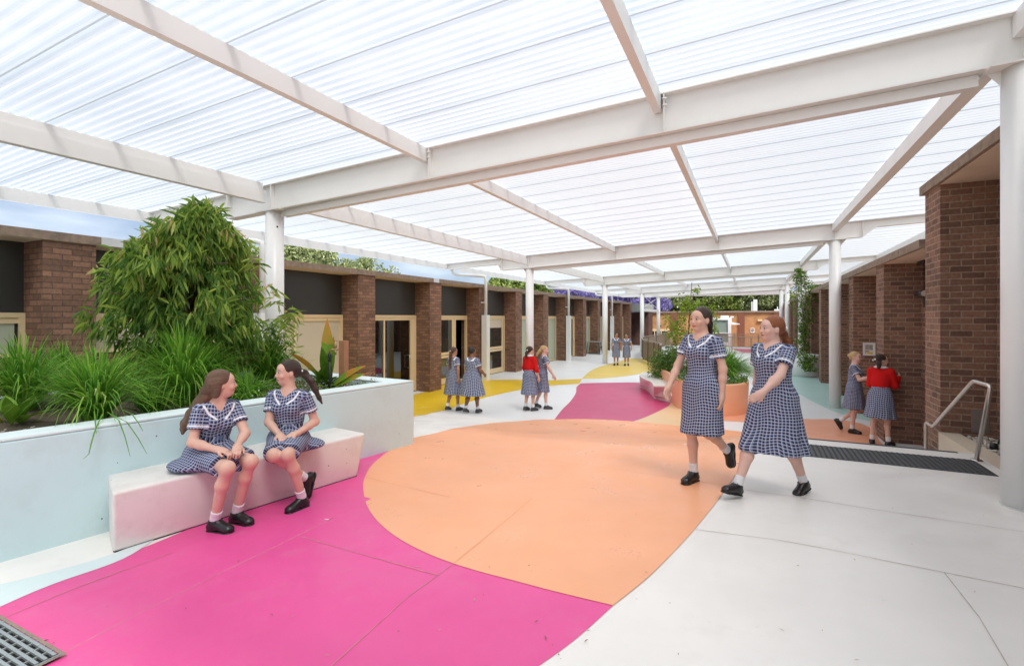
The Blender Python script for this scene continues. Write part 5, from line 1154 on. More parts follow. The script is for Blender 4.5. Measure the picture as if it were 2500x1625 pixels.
def skin_mat(name, col, flush=(.62, .16, .12, 1)):
    m, n, l, p = nt(name); p.inputs['Roughness'].default_value = .5; p.inputs['Subsurface Weight'].default_value = .06; p.inputs['Subsurface Radius'].default_value = (.02, .008, .004); p.inputs['Specular IOR Level'].default_value = .35
    g = n.new('ShaderNodeTexCoord'); a = n.new('ShaderNodeTexNoise'); a.inputs['Scale'].default_value = 9; a.inputs['Detail'].default_value = 4; l.new(g.outputs['Object'], a.inputs['Vector'])
    x = n.new('ShaderNodeMix'); x.data_type = 'RGBA'; x.inputs[6].default_value = sc(col, .93); x.inputs[7].default_value = (col[0]*1.03, col[1]*.98, col[2]*.98, 1); l.new(a.outputs['Fac'], x.inputs['Factor'])
    c = x.outputs[2]
    at = n.new('ShaderNodeAttribute'); at.attribute_name = 'hq'; sp = n.new('ShaderNodeSeparateXYZ'); l.new(at.outputs['Vector'], sp.inputs[0])
    def mth(op, a_, b_=None, c_=None):
        x = n.new('ShaderNodeMath'); x.operation = op
        for i, q in enumerate((a_, b_, c_)):
            if q is None: continue
            if isinstance(q, (int, float)): x.inputs[i].default_value = q
            else: l.new(q, x.inputs[i])
        return x.outputs[0]
    axx = mth('ABSOLUTE', sp.outputs[0])
    def blob(cx, cz, rx, rz, yy, soft=1.0, slope=0.0):
        dx = mth('DIVIDE', mth('SUBTRACT', axx, cx), rx); zc = mth('SUBTRACT', sp.outputs[2], mth('MULTIPLY_ADD', mth('SUBTRACT', axx, cx), slope, cz)); dz = mth('DIVIDE', zc, rz)
        e = mth('ADD', mth('MULTIPLY', dx, dx), mth('MULTIPLY', dz, dz)); v = mth('MULTIPLY', mth('SUBTRACT', 1.15, e), 2.2/soft); v = mth('MINIMUM', mth('MAXIMUM', v, 0), 1)
        return mth('MULTIPLY', v, mth('GREATER_THAN', sp.outputs[1], yy))
    for f, w_, cc in ((blob(.043, -.03, .026, .024, .02, 3), .55, (col[0]*.98, col[1]*.68, col[2]*.62, 1)), (blob(0, -.060, .024, .0105, .055), .9, (col[0]*.70, col[1]*.30, col[2]*.30, 1)), (blob(0, -.0595, .021, .0018, .055), .8, (col[0]*.25, col[1]*.08, col[2]*.08, 1)),
                      (blob(.031, .006, .019, .0115, .05, 2), .25, (col[0]*.55, col[1]*.42, col[2]*.38, 1)), (blob(.031, .0035, .0128, .0056, .055), .9, (.46, .43, .41, 1)), (blob(.031, .0035, .0072, .0064, .055), 1, (.05, .035, .025, 1)), (blob(.031, .0105, .0165, .0022, .05, 1, -.1), 1, (.03, .018, .014, 1)),  # the first, widest blob paints soft shade into the eye sockets
                      (blob(.031, .0265, .0165, .0038, .05, 1.3, -.12), .75, (.09, .05, .03, 1)), (blob(.0055, -.037, .004, .0028, .07), .7, (col[0]*.3, col[1]*.15, col[2]*.12, 1))):
        y = n.new('ShaderNodeMix'); y.data_type = 'RGBA'; l.new(mth('MULTIPLY', f, w_), y.inputs['Factor']); l.new(c, y.inputs[6]); y.inputs[7].default_value = cc; c = y.outputs[2]
    l.new(c, p.inputs['Base Color']); return m
SK = {'fair': skin_mat('fair_skin', (.68, .425, .325, 1)), 'pink': skin_mat('rosy_fair_skin', (.70, .45, .37, 1)), 'tan': skin_mat('tan_skin', (.45, .24, .14, 1)), 'brown': skin_mat('brown_skin', (.26, .125, .07, 1))}
def hair_mat(name, c1, c2):
    m, n, l, p = nt(name); p.inputs['Roughness'].default_value = .42; p.inputs['Specular IOR Level'].default_value = .4
    at = n.new('ShaderNodeAttribute'); at.attribute_name = 'strand'; a = n.new('ShaderNodeTexNoise'); a.noise_dimensions = '1D'; a.inputs['Scale'].default_value = 1; a.inputs['Detail'].default_value = 3; l.new(at.outputs['Fac'], a.inputs['W'])
    r = n.new('ShaderNodeMapRange'); r.inputs['From Min'].default_value = .3; r.inputs['From Max'].default_value = .7; l.new(a.outputs['Fac'], r.inputs['Value'])
    x = n.new('ShaderNodeMix'); x.data_type = 'RGBA'; x.inputs[6].default_value = c1; x.inputs[7].default_value = c2; l.new(r.outputs[0], x.inputs['Factor']); l.new(x.outputs[2], p.inputs['Base Color'])
    b = n.new('ShaderNodeBump'); b.inputs['Strength'].default_value = .9; b.inputs['Distance'].default_value = .01; l.new(a.outputs['Fac'], b.inputs['Height']); l.new(b.outputs[0], p.inputs['Normal']); return m
HR = {'brown': hair_mat('brown_hair', (.055, .028, .017, 1), (.14, .075, .045, 1)), 'dark': hair_mat('dark_hair', (.025, .014, .010, 1), (.075, .042, .028, 1)), 'black': hair_mat('black_hair', (.012, .009, .008, 1), (.035, .026, .022, 1)),
      'ginger': hair_mat('ginger_hair', (.19, .055, .02, 1), (.38, .13, .045, 1)), 'blond': hair_mat('blond_hair', (.42, .26, .10, 1), (.66, .46, .24, 1)), 'lbrown': hair_mat('light_brown_hair', (.10, .055, .032, 1), (.22, .125, .075, 1))}
def check_mat(name, period=.0265, horiz=1.0):
    m, n, l, p = nt(name); p.inputs['Roughness'].default_value = .85; p.inputs['Specular IOR Level'].default_value = .2
    def stripe(attr, lo_, hi_, ph=0.0):
        at = n.new('ShaderNodeAttribute'); at.attribute_name = attr
        a = n.new('ShaderNodeMath'); a.operation = 'MULTIPLY_ADD'; a.inputs[1].default_value = 1/period; a.inputs[2].default_value = ph; l.new(at.outputs['Fac'], a.inputs[0])
        f = n.new('ShaderNodeMath'); f.operation = 'FRACT'; l.new(a.outputs[0], f.inputs[0])
        g = n.new('ShaderNodeMath'); g.operation = 'GREATER_THAN'; g.inputs[1].default_value = lo_; l.new(f.outputs[0], g.inputs[0])
        h = n.new('ShaderNodeMath'); h.operation = 'LESS_THAN'; h.inputs[1].default_value = hi_; l.new(f.outputs[0], h.inputs[0])
        k = n.new('ShaderNodeMath'); k.operation = 'MULTIPLY'; l.new(g.outputs[0], k.inputs[0]); l.new(h.outputs[0], k.inputs[1]); return k.outputs[0]
    def mixc(f, a, b, w_=1.0):
        x = n.new('ShaderNodeMix'); x.data_type = 'RGBA'
        s_ = n.new('ShaderNodeMath'); s_.operation = 'MULTIPLY'; s_.inputs[1].default_value = w_; l.new(f, s_.inputs[0]); l.new(s_.outputs[0], x.inputs['Factor'])
        if isinstance(a, tuple): x.inputs[6].default_value = a
        else: l.new(a, x.inputs[6])
        x.inputs[7].default_value = b; return x.outputs[2]
    c = (.028, .024, .072, 1); blue = (.30, .40, .60, 1); white = (.74, .74, .80, 1)
    c = mixc(stripe('pu', .0, .30), c, blue, .45*horiz); c = mixc(stripe('pv', .0, .30), c, blue, .45)
    c = mixc(stripe('pu', .26, .37), c, white, .58*horiz); c = mixc(stripe('pv', .26, .39), c, white, .72)
    at = n.new('ShaderNodeAttribute'); at.attribute_name = 'trim'; x = n.new('ShaderNodeMix'); x.data_type = 'RGBA'; l.new(at.outputs['Fac'], x.inputs['Factor']); l.new(c, x.inputs[6]); x.inputs[7].default_value = (.82, .82, .84, 1)
    l.new(x.outputs[2], p.inputs['Base Color'])
    g = n.new('ShaderNodeTexCoord'); mp_ = n.new('ShaderNodeMapping'); mp_.inputs['Scale'].default_value = (1, 1, .28); l.new(g.outputs['Object'], mp_.inputs['Vector'])
    a = n.new('ShaderNodeTexNoise'); a.inputs['Scale'].default_value = 17; a.inputs['Detail'].default_value = 3; a.inputs['Distortion'].default_value = .6; l.new(mp_.outputs[0], a.inputs['Vector'])
    b = n.new('ShaderNodeBump'); b.inputs['Strength'].default_value = .75; b.inputs['Distance'].default_value = .03; l.new(a.outputs['Fac'], b.inputs['Height']); l.new(b.outputs[0], p.inputs['Normal']); return m
CK = check_mat('navy_check_cotton'); CKM = check_mat('navy_check_cotton_far', .036)
JR = mat('red_knit', (.58, .012, .012, 1), .9, var=.12, scale=30, bump=.4, bscale=60, obj=True, spec=.15)
SOCK = mat('white_sock', (.72, .71, .72, 1), .9, var=.06, scale=40, bump=.4, bscale=60, obj=True)
SHOE = mat('black_leather', (.014, .013, .013, 1), .32, var=.2, scale=10, bump=.1, obj=True)
SHOE2 = mat('grey_black_shoe', (.05, .052, .055, 1), .6, var=.2, scale=10, obj=True)
LACE = mat('black_lace', (.006, .006, .006, 1), .7)
RIB = mat('white_ribbon', (.75, .74, .74, 1), .6)

def rotm(fwd, up=(0, 0, 1)):
    f = np.array(fwd, float); f /= np.linalg.norm(f); u = np.array(up, float); x = np.cross(f, u); x /= np.linalg.norm(x); z = np.cross(x, f); return np.stack([x, f, z], 1)   # columns right, forward, up
def person(label, loc, yaw, P, skin='fair', hair='brown', style='ponytail', h=.006, group=None, jumper=False, shoes=None, check=None, S=1.0, build=.93, long_hair=None, face=True):
    """P: joints in the person's own frame (x right, y forward, z up, metres for a 1.62 m girl); yaw 0 looks along +Y"""
    root = empty('person', loc, label, 'person', group, rz=yaw); root.scale = (S, S, S)
    J = {k: np.array(v, float) for k, v in P.items() if isinstance(v, (tuple, list, np.ndarray))}
    hd, hf = J['head'], J['face']/np.linalg.norm(J['face']); hu = J.get('headup', V(0, 0, 1)); Rh = rotm(hf, hu)
    H = lambda x, y, z: hd+Rh@V(x, y, z)
    pel, chest, neck = J['pelvis'], J['chest'], J['neck']
    sL, sR = J['shL'], J['shR']; bw = build
    up_t = (neck-pel)/np.linalg.norm(neck-pel); rt = sR-sL; rt = rt-up_t*(rt@up_t); rt /= np.linalg.norm(rt); ft = np.cross(up_t, rt); Rt = np.stack([rt, ft, up_t], 1)
    waist = pel+(chest-pel)*.52
    seated = P.get('seated', None) is not None
    B = []
    a = lambda p, k=.03, op='+': B.append((p, k, op))
    # torso
    a(ell_(pel, (.155*bw, .115*bw, .12), Rt), .06); a(ell_(waist, (.118*bw, .092*bw, .13), Rt), .08); a(ell_(chest, (.142*bw, .103*bw, .155), Rt), .08)
    sL = sL-up_t*.018; sR = sR-up_t*.018; J['shL'], J['shR'] = sL, sR; a(cone(sL+rt*.04, sR-rt*.04, .046, .046), .06); a(cone(chest+up_t*.13, neck+up_t*.035, .062, .047), .05); a(cone(neck, H(0, -.012, -.075), .046, .046), .03)
    for s_ in (-1, 1): a(ell_(chest+Rt@V(s_*.062, .082, .005), (.05, .04, .05), Rt), .05)
    # legs
    for q in 'LR':
        hp, kn, an = J['hip'+q], J['kn'+q], J['an'+q]
        a(cone(hp, kn, .080*bw, .048), .04); a(ell_(kn, (.044, .046, .052)), .03)
        d = (an-kn); side = np.cross(d, J['toe'+q]-an); back = np.cross(side, d); back = back/max(np.linalg.norm(back), 1e-6)
        if back@(J['toe'+q]-an) > 0: back = -back
        a(cone(kn, kn+d*.33+back*.012, .044, .049*bw), .03); a(cone(kn+d*.33+back*.012, an, .048*bw, .032), .03); a(cone(an, an+(J['toe'+q]-an)*.25, .033, .022), .01)
    # arms
    for q, s_ in (('L', -1), ('R', 1)):
        sh, el, wr = J['sh'+q], J['el'+q], J['wr'+q]
        a(cone(sh, el, .041*bw, .036), .035); a(cone(el, el+(wr-el)*.35, .037, .038*bw), .02); a(cone(el+(wr-el)*.35, wr, .037*bw, .024), .02)
    # hands: palm, four fingers of two bent segments, thumb from the side
    for q, s_ in (('L', -1), ('R', 1)):
        wr = J['wr'+q]; hdv = J['hand'+q]/np.linalg.norm(J['hand'+q]); pn = J['palm'+q]; pn = pn-hdv*(pn@hdv); pn /= np.linalg.norm(pn)    # palm normal
        th_ = np.cross(hdv, pn)*s_*-1                                                                       # thumb side
        curl = P.get('curl'+q, P.get('curl', .5)); Rp = np.stack([th_, hdv, pn], 1)
        a(ell_(wr+hdv*.045, (.036, .048, .016), Rp), .02); a(cone(wr, wr+hdv*.03, .024, .026), .02)
        for i, (off, L1, r_) in enumerate(((.027, .036, .0085), (.009, .041, .009), (-.009, .038, .0085), (-.026, .030, .0078))):
            k0 = wr+hdv*(.083-.004*abs(i-1))+th_*off; d1 = hdv*math.cos(curl*.7)+pn*math.sin(curl*.7)+th_*off*1.5; d2 = hdv*math.cos(curl*1.9)+pn*math.sin(curl*1.9)
            k1 = k0+d1*L1; k2 = k1+d2*(L1*.85); a(cone(k0-hdv*.02, k1, r_+.001, r_), .006); a(cone(k1, k2, r_, r_*.8), .004)
        t0 = wr+hdv*.03+th_*.028; t1 = t0+(hdv*.6+th_*.65+pn*.35)*.034; t2 = t1+(hdv*.9+th_*.15+pn*.4)*.028
        a(cone(wr+hdv*.02+th_*.012, t0, .018, .013), .012); a(cone(t0, t1, .012, .010), .008); a(cone(t1, t2, .010, .008), .005)
    # head
    a(ell_(H(0, -.018, .025), (.072, .090, .083), Rh), .02); a(ell_(H(0, .022, -.03), (.058, .066, .080), Rh), .03); a(ell_(H(0, .046, -.082), (.030, .030, .024), Rh), .03); a(ell_(H(0, .052, .035), (.050, .03, .04), Rh), .03)
    if face:
        for s_ in (-1, 1):
            a(ell_(H(s_*.031, .092, .004), (.017, .012, .011), Rh), .012, '-'); a(ell_(H(s_*.031, .076, .003), (.0125, .0125, .0115), Rh), .004)
            a(ell_(H(s_*.038, .062, -.032), (.022, .022, .02), Rh), .02); a(ell_(H(s_*.071, -.012, -.012), (.009, .018, .03), Rh@rotm((math.sin(-s_*.35), math.cos(.35), 0))), .008)
        a(cone(H(0, .084, .006), H(0, .101, -.026), .006, .0085), .014); a(ell_(H(0, .092, -.031), (.014, .010, .007), Rh), .009)
        a(ell_(H(0, .082, -.054), (.021, .012, .0055), Rh), .006); a(ell_(H(0, .080, -.064), (.018, .012, .006), Rh), .006)
    pts = np.array([v for k, v in J.items() if k not in ('face', 'handL', 'handR', 'palmL', 'palmR', 'headup', 'soleL', 'soleR', 'sway')])
    pts = np.concatenate([pts, [hd+V(0, 0, .13), hd-V(.12, .12, .12), hd+V(.13, .13, 0)]]+[[J['wr'+q]+J['hand'+q]/np.linalg.norm(J['hand'+q])*.19+d for d in (V(.04, .04, .04), V(-.04, -.04, -.04))] for q in 'LR'])
    lo, hi = pts.min(0)-.19, pts.max(0)+.19
    def battr(X):
        q = (X-hd)@Rh; far = np.linalg.norm(q, axis=1) > .16; q[far] = (0, -1, 0); return {'hq': q}
    to_obj('body', mesh_sdf(B, lo, hi, h), SK[skin], root, battr)
    # hair
    Hh = [(ell_(H(0, -.026, .034), (.080, .098, .087), Rh), .01, '+')]
    cut = ell_(H(0, .082, -.055), (.075, .070, .118), Rh); Hh.append((cut, .015, '-'))
    for s_ in (-1, 1): Hh.append((ell_(H(s_*.085, -.008, -.020), (.03, .026, .032), Rh), .01, '-'))
    if style in ('ponytail', 'half', 'bun'): Hh.append((ell_(H(0, -.085, -.01), (.045, .035, .05), Rh), .03, '+'))
    if style == 'bun': Hh.append((ell_(H(0, -.125, .03), (.034, .034, .036), Rh), .01, '+'))
    if style == 'topbun': Hh.append((ell_(H(0, -.06, .10), (.04, .04, .035), Rh), .02, '+'))
    if style == 'ponytail':
        pt = [H(0, -.105, .01)]+[hd+np.array(v) for v in long_hair]
        rs = [.024, .036, .032, .026, .018, .008]
        for i in range(len(pt)-1): Hh.append((cone(pt[i], pt[i+1], rs[min(i, 5)], rs[min(i+1, 5)]), .02, '+'))
    if style == 'half':
        for ofs in (-.045, -.015, .02, .05):
            pt = [H(ofs, -.07, .0)]+[hd+np.array(v)+Rh@V(ofs*(1.0+.25*i), 0, 0)*.9 for i, v in enumerate(long_hair)]
            rs = [.045, .045, .038, .032, .024, .012]
            for i in range(len(pt)-1): Hh.append((cone(pt[i], pt[i+1], rs[min(i, 5)], rs[min(i+1, 5)]), .03, '+'))
        for s_ in (-1, 1): Hh.append((cone(H(s_*.068, -.03, .02), H(s_*.062, -.055, -.08), .024, .03), .03, '+'))
    hp_ = np.array([hd-.15, hd+.17]+[hd+np.array(v) for v in (long_hair or [])])
    def hattr(X):
        q = (X-hd)@Rh; ang = np.arctan2(q[:, 0], q[:, 2]+.02); low = np.clip((-q[:, 2]-.02)/.06, 0, 1)
        return {'strand': ang*26*(1-low)+(q[:, 0]*260+q[:, 1]*90)*low}
    ho = to_obj('hair', mesh_sdf(Hh, hp_.min(0)-.07, hp_.max(0)+.07, h), HR[hair], root, hattr)
    if style in ('ponytail',) and P.get('ribbon', True):
        rbm = [(ell_(H(0, -.112, .012), (.030, .016, .028), Rh), .01, '+'), (ell_(H(.03, -.12, .02), (.026, .012, .02), Rh), .01, '+'), (ell_(H(-.03, -.12, .0), (.026, .012, .02), Rh), .01, '+')]
        to_obj('hair_ribbon', mesh_sdf(rbm, H(0, -.12, 0)-.08, H(0, -.12, 0)+.08, max(h, .005)), RIB, ho)
    # dress: bodice, sleeves, skirt
    D = []; dd = lambda p, k=.03, op='+': D.append((p, k, op)); e_ = .012
    dd(ell_(waist, (.130*bw, .104*bw, .14), Rt), .06); dd(ell_(chest, (.155*bw, .116*bw, .165), Rt), .08); dd(cone(sL+rt*.05+up_t*.002, sR-rt*.05+up_t*.002, .055, .055), .06)
    for s_ in (-1, 1): dd(ell_(chest+Rt@V(s_*.062, .086, .003), (.055, .046, .055), Rt), .05)
    slv = {}
    for q in 'LR':
        sh, el = J['sh'+q], J['el'+q]; e2 = sh+(el-sh)*.60; slv[q] = (sh, e2); n_ = (el-sh)/np.linalg.norm(el-sh)
        if not jumper:
            c_ = cone(sh, e2+n_*.05, .052*bw, .066*bw); dd((lambda X, c_=c_, e2=e2, n_=n_: np.maximum(ev(c_, X), (X-e2)@n_)), .025)
    hem = J['hem'] if 'hem' in J else None
    if not seated:
        hz = P['hemz']; sway = np.array(P.get('sway', (0, 0)), float); fl = P.get('flare', .27)
        def skirt(X, wz=waist[2]+.02, hz=hz):
            t = np.clip((wz-X[:, 2])/(wz-hz), 0, 1); c = waist[:2]*(1-t[:, None])+(pel[:2]+sway)*t[:, None] if True else 0
            dx = X[:, 0]-c[:, 0]; dy = X[:, 1]-c[:, 1]; an_ = np.arctan2(dy, dx)
            r = np.maximum(.122+(fl-.122)*t**.8, .118+.060*np.clip(t/.27, 0, 1))*bw; r = r*(1+.030*t*np.sin(an_*7+1+t)+.022*t*np.sin(an_*12+2.3+t*2)+.012*t*np.sin(an_*21)); ry = r*(.82+.06*t)
            d = (np.sqrt((dx/r)**2+(dy/ry)**2)-1)*np.minimum(r, ry)*.9
            return np.maximum(d, np.maximum(hz-X[:, 2], X[:, 2]-wz))
        dd(skirt, .03)
        for q in 'LR':
            hp, kn = J['hip'+q], J['kn'+q]; c_ = cone(hp, kn+(kn-hp)*.15, .098*bw, .078); dd((lambda X, c_=c_, hz=hz: np.maximum(ev(c_, X), hz-X[:, 2])), .07)
    else:
        st = P['seated']; zs = st['z']                           # seat height in own frame
        m1_ = (J['knL']+J['knR'])/2-(J['hipL']+J['hipR'])/2; cdir = m1_/np.linalg.norm(m1_); ee = (J['hipL']+J['hipR'])/2+m1_*st.get('cover', .86)
        for q in 'LR':
            hp, kn = J['hip'+q], J['kn'+q]; c_ = cone(hp, kn+(kn-hp)*.1, .108*bw, .083); dd((lambda X, c_=c_: np.maximum(ev(c_, X), (X-ee)@cdir+.006*np.sin(X[:, 1]*70))), .03)
        m0 = (J['hipL']+J['hipR'])/2; m1 = (J['knL']*.84+J['hipL']*.16+J['knR']*.84+J['hipR']*.16)/2
        c2_ = cone(m0, m1+cdir*.1, .10, .07); dd((lambda X: np.maximum(ev(c2_, X), (X-ee)@cdir+.006*np.sin(X[:, 1]*70))), .05); dd(ell_(pel+V(0, -.01, -.01), (.19*bw, .15*bw, .13), Rt), .06)
        for s_ in st.get('spread', ()): dd(ell_(s_[0], s_[1]), .05)
        def wob(X): return 9+0*X[:, 0]
    # neck opening
    dd(cone(neck+up_t*.0+ft*.01, neck+up_t*.12+ft*.02, .060, .075), .01, '-'); dd(cone(neck+ft*.045-up_t*.005, neck+ft*.105-up_t*.058, .045, .012), .008, '-')
    allp = np.array([J[k] for k in ('pelvis', 'chest', 'neck', 'shL', 'shR', 'elL', 'elR', 'hipL', 'hipR', 'knL', 'knR')])
    lo2, hi2 = allp.min(0)-.17, allp.max(0)+.17
    if not seated: lo2 = np.minimum(lo2, V(pel[0]-.4, pel[1]-.4, P['hemz']-.02)); hi2 = np.maximum(hi2, V(pel[0]+.4, pel[1]+.4, 0))
    if seated:
        for s_ in P['seated'].get('spread', ()): lo2 = np.minimum(lo2, np.array(s_[0])-.2); hi2 = np.maximum(hi2, np.array(s_[0])+.2)
        D.append(((lambda X, zs=zs: X[:, 2]-zs if False else np.where(X[:, 1] < P['seated']['edge'], zs-X[:, 2], -9.)), .01, '&')) if False else None
    def dattr(X):
        q = (X-chest)@Rt; x, y, z = q.T
        pu = np.arctan2(x, np.abs(y)+.03)*np.where((X[:, 2] < waist[2]-.0) & (not seated), .205, .15)*np.where(y > 0, 1, -1); pv = z+.012*np.sin(x*16+y*5)+.006*np.sin(x*37+z*11); pu = pu+.006*np.sin(z*19+x*9)
        if seated:
            m0 = (J['hipL']+J['hipR'])/2; m1 = (J['knL']+J['knR'])/2; ax_ = (m1-m0)/np.linalg.norm(m1-m0); sd_ = np.cross(ax_, V(0, 0, 1)); sd_ /= np.linalg.norm(sd_)
            r_ = X-m0; isk = X[:, 2] < m0[2]+.15; lat = r_@sd_; al = r_@ax_
            pu2 = lat+np.sign(lat)*np.clip(.10-r_[:, 2], 0, 1); pv2 = -al+.35*r_[:, 2]; w_ = np.clip((m0[2]+.17-X[:, 2])/.02, 0, 1)*(al > -.25); pu = np.where(w_ > .5, pu2, pu); pv = np.where(w_ > .5, pv2+.0, pv)
        trim = np.zeros(len(X))
        for q_ in 'LR':
            sh, e2 = slv[q_]; n_ = (e2-sh); L_ = np.linalg.norm(n_); n_ = n_/L_; t = (X-sh)@n_/L_; rad = np.linalg.norm(X-sh-((X-sh)@n_)[:, None]*n_, axis=1)
            s_ = 1 if q_ == 'R' else -1; on = (t > .05) & (rad < .10) & (((X-sh)@rt)*s_ > -.045) & (t < 1.1)
            b1 = np.cross(n_, ft); b1 /= np.linalg.norm(b1); b2 = np.cross(n_, b1); a_ = np.arctan2((X-sh)@b1, (X-sh)@b2)
            pu = np.where(on, a_*.065, pu); pv = np.where(on, t*L_, pv); trim = np.maximum(trim, on*(t > .80)*(t < .88))
        # collar edging: from the side of the neck down to a point each side of the opening, and round the back
        qn = (X-neck)@Rt; xn, yn, zn = qn.T
        def seg(ax0, az0, ax1, az1, w_):
            px, pz = np.abs(xn)-ax0, zn-az0; dx, dz = ax1-ax0, az1-az0; t = np.clip((px*dx+pz*dz)/(dx*dx+dz*dz), 0, 1); return (np.hypot(px-t*dx, pz-t*dz) < w_)
        tw = max(.0075, h*1.1)
        fr = (yn > .0) & (seg(.115, -.02, .088, -.075, tw) | seg(.088, -.075, .035, -.118, tw))
        bk = (yn <= .0) & (np.abs(np.hypot(xn, yn*1.0)-.115) < tw*1.2) & (zn > -.09)
        trim = np.maximum(trim, (fr | bk)*1.0)
        if 'chk' in P: pass
        return {'pu': pu, 'pv': pv, 'trim': trim}
    to_obj('dress', mesh_sdf(D, lo2, hi2, h), check or CK, root, dattr)
    if jumper:
        K = []; kk = lambda p, k=.03, op='+': K.append((p, k, op))
        kk(ell_(waist, (.148*bw, .124*bw, .15), Rt), .06); kk(ell_(chest, (.166*bw, .128*bw, .17), Rt), .08); kk(cone(sL+rt*.05, sR-rt*.05, .063, .063), .06)
        for q in 'LR': kk(cone(J['sh'+q], J['el'+q], .062, .056), .03); kk(cone(J['el'+q], J['wr'+q], .058, .040), .03)
        kk(cone(neck+up_t*.03, neck+up_t*.2, .070, .10), .01, '-')
        kk((lambda X: (waist-up_t*.10-X)@up_t), .01, '&')
        l3, h3 = np.minimum(allp.min(0), np.minimum(J['wrL'], J['wrR']))-.15, np.maximum(allp.max(0), np.maximum(J['wrL'], J['wrR']))+.15; l3[2] = max(l3[2], pel[2]-.1)
        to_obj('jumper', mesh_sdf(K, l3, h3, h), JR, root)
        W_ = [(ell_(neck-ft*.015+up_t*.004, (.108, .095, .030), Rt), .01, '+'), (cone(neck+up_t*.0, neck+up_t*.12, .060, .085), .01, '-')]
        to_obj('collar', mesh_sdf(W_, neck-.16, neck+.16, h), CKM if False else RIB, root)
    # shoes and socks
    for q in 'LR':
        an, toe = J['an'+q], J['toe'+q]; d = toe-an; sd_u = np.array(P.get('sole'+q, (0, 0, 1.)), float); f = d-sd_u*(d@sd_u); f /= np.linalg.norm(f); Rf = rotm(f, sd_u); ux = Rf[:, 2]
        base = an-ux*.080; hl, tp_ = base-f*.035, base+f*.155
        s_ = [(cone(hl+ux*.035, base+f*.02+ux*.045, .034, .037), .02, '+'), (cone(base+f*.02+ux*.045, base+f*.12+ux*.030, .036, .036), .02, '+'), (ell_(base+f*.125+ux*.026, (.041, .045, .027), Rf), .02, '+'), (cone(base+ux*.04-f*.005, an+ux*.0-f*.004, .040, .043), .02, '+'),
              (cone(base+f*.085+ux*.036, base+f*.02+ux*.074, .034, .036), .02, '+'), ((lambda X, b=base, u=ux: (b-X)@u), .003, '&'), ((lambda X, b=base, u=ux, f=f: (X-b)@u-.092-.10*((X-b)@f)), .006, '&')]
        lo_, hi_ = np.minimum(base, base+f*.16)-.09, np.maximum(base, base+f*.16)+.12
        so_ = to_obj('shoe', mesh_sdf(s_, lo_, hi_, min(h, .006)), shoes or SHOE, root)
        sl_ = [(cone(hl+f*.002, base+f*.05, .037, .036), .02, '+'), (cone(base+f*.05, base+f*.125, .036, .045), .02, '+'), ((lambda X, b=base, u=ux: np.abs((X-b)@u-.003)-.008), .003, '&')]
        hl_ = [(cone(hl, base+f*.012, .036, .036), .02, '+'), ((lambda X, b=base, u=ux: np.abs((X-b)@u+.007)-.009), .002, '&')]
        to_obj('sole', mesh_sdf(sl_+[(cone(hl, base+f*.01, .034, .034), .004, '+'), ((lambda X, b=base, u=ux, f=f: np.maximum(np.abs((X-b)@u+.002)-.013, 0)), .001, '&')][:0], lo_-.02, hi_+.02, min(h, .006)), shoes or SHOE, so_)
        if h < .008:
            lm = MB()
            for k in range(4):
                c = base+f*(.035+.016*k)+ux*(.083-.009*k); lm.bar(tuple(c-Rf[:, 0]*.016), tuple(c+Rf[:, 0]*.016), .004, .004)
            c = base+f*.03+ux*.088
            for s2 in (-1, 1): lm.tube([tuple(c), tuple(c+Rf[:, 0]*s2*.02+ux*.014), tuple(c+Rf[:, 0]*s2*.034+f*.01), tuple(c+Rf[:, 0]*s2*.036+f*.014-ux*.014)], .0022, 5)
            lo_b = lm.build('laces', LACE); lo_b.parent = so_
        kn = J['kn'+q]; u2 = (kn-an)/np.linalg.norm(kn-an); t0 = an+u2*.09
        sk = [(cone(an-ux*.02, an+u2*.03, .037, .037), .01, '+'), (cone(an+u2*.03, t0, .038, .042), .01, '+'), ((lambda X, t0=t0, u2=u2: (X-t0)@u2), .003, '&')]
        to_obj('sock', mesh_sdf(sk, np.minimum(an, t0)-.07, np.maximum(an, t0)+.07, min(h, .006)), SOCK, root)
    return root
def stand(h=1.0, step=.0, lean=0.0, armL=.0, armR=.0, turn=(0, 1, 0), bendL=.25, bendR=.25, out=.06):
    """a walking pose: step > 0 puts the right foot forward and the left heel up"""
    P = dict(pelvis=V(0, 0, .93), chest=V(0, .02+lean, 1.215), neck=V(0, .015+lean, 1.385), head=V(0, .035+lean, 1.512), face=V(*turn), shL=V(-.150, .01+lean, 1.335), shR=V(.150, .01+lean, 1.335))
    P['hipL'], P['hipR'] = V(-.085, 0, .87), V(.085, 0, .87)
    s = step; P['knR'] = V(.08, .05+s*.45, .475); P['anR'] = V(.075, s*.9, .085); P['toeR'] = V(.10, s*.9+.16, .05)
    P['knL'] = V(-.08, .05-s*.30, .470-abs(s)*.05); P['anL'] = V(-.075, -s*1.1, .085+abs(s)*.35); P['toeL'] = V(-.085, -s*1.1+.14, .085+abs(s)*.35-.05-abs(s)*.42)
    if s: P['soleL'] = V(0, .55*min(1, abs(s)*3), 1)
    for q, sg, sw, bd in (('L', -1, armL, bendL), ('R', 1, armR, bendR)):
        sh = P['sh'+q]; e = sh+V(sg*out, math.sin(sw)*.27, -math.cos(sw)*.27); wr = e+V(sg*.0, math.sin(sw+bd)*.235, -math.cos(sw+bd)*.235)
        P['el'+q], P['wr'+q] = e, wr; P['hand'+q] = wr-e; P['palm'+q] = V(-sg, .15, 0)
    P['hemz'] = .50; return P
def rel(loc, **k):
    return {a: (np.array(b, float)-np.array(loc) if a not in ('face', 'handL', 'handR', 'palmL', 'palmR', 'soleL', 'soleR', 'headup') and isinstance(b, tuple) else b) for a, b in k.items()}
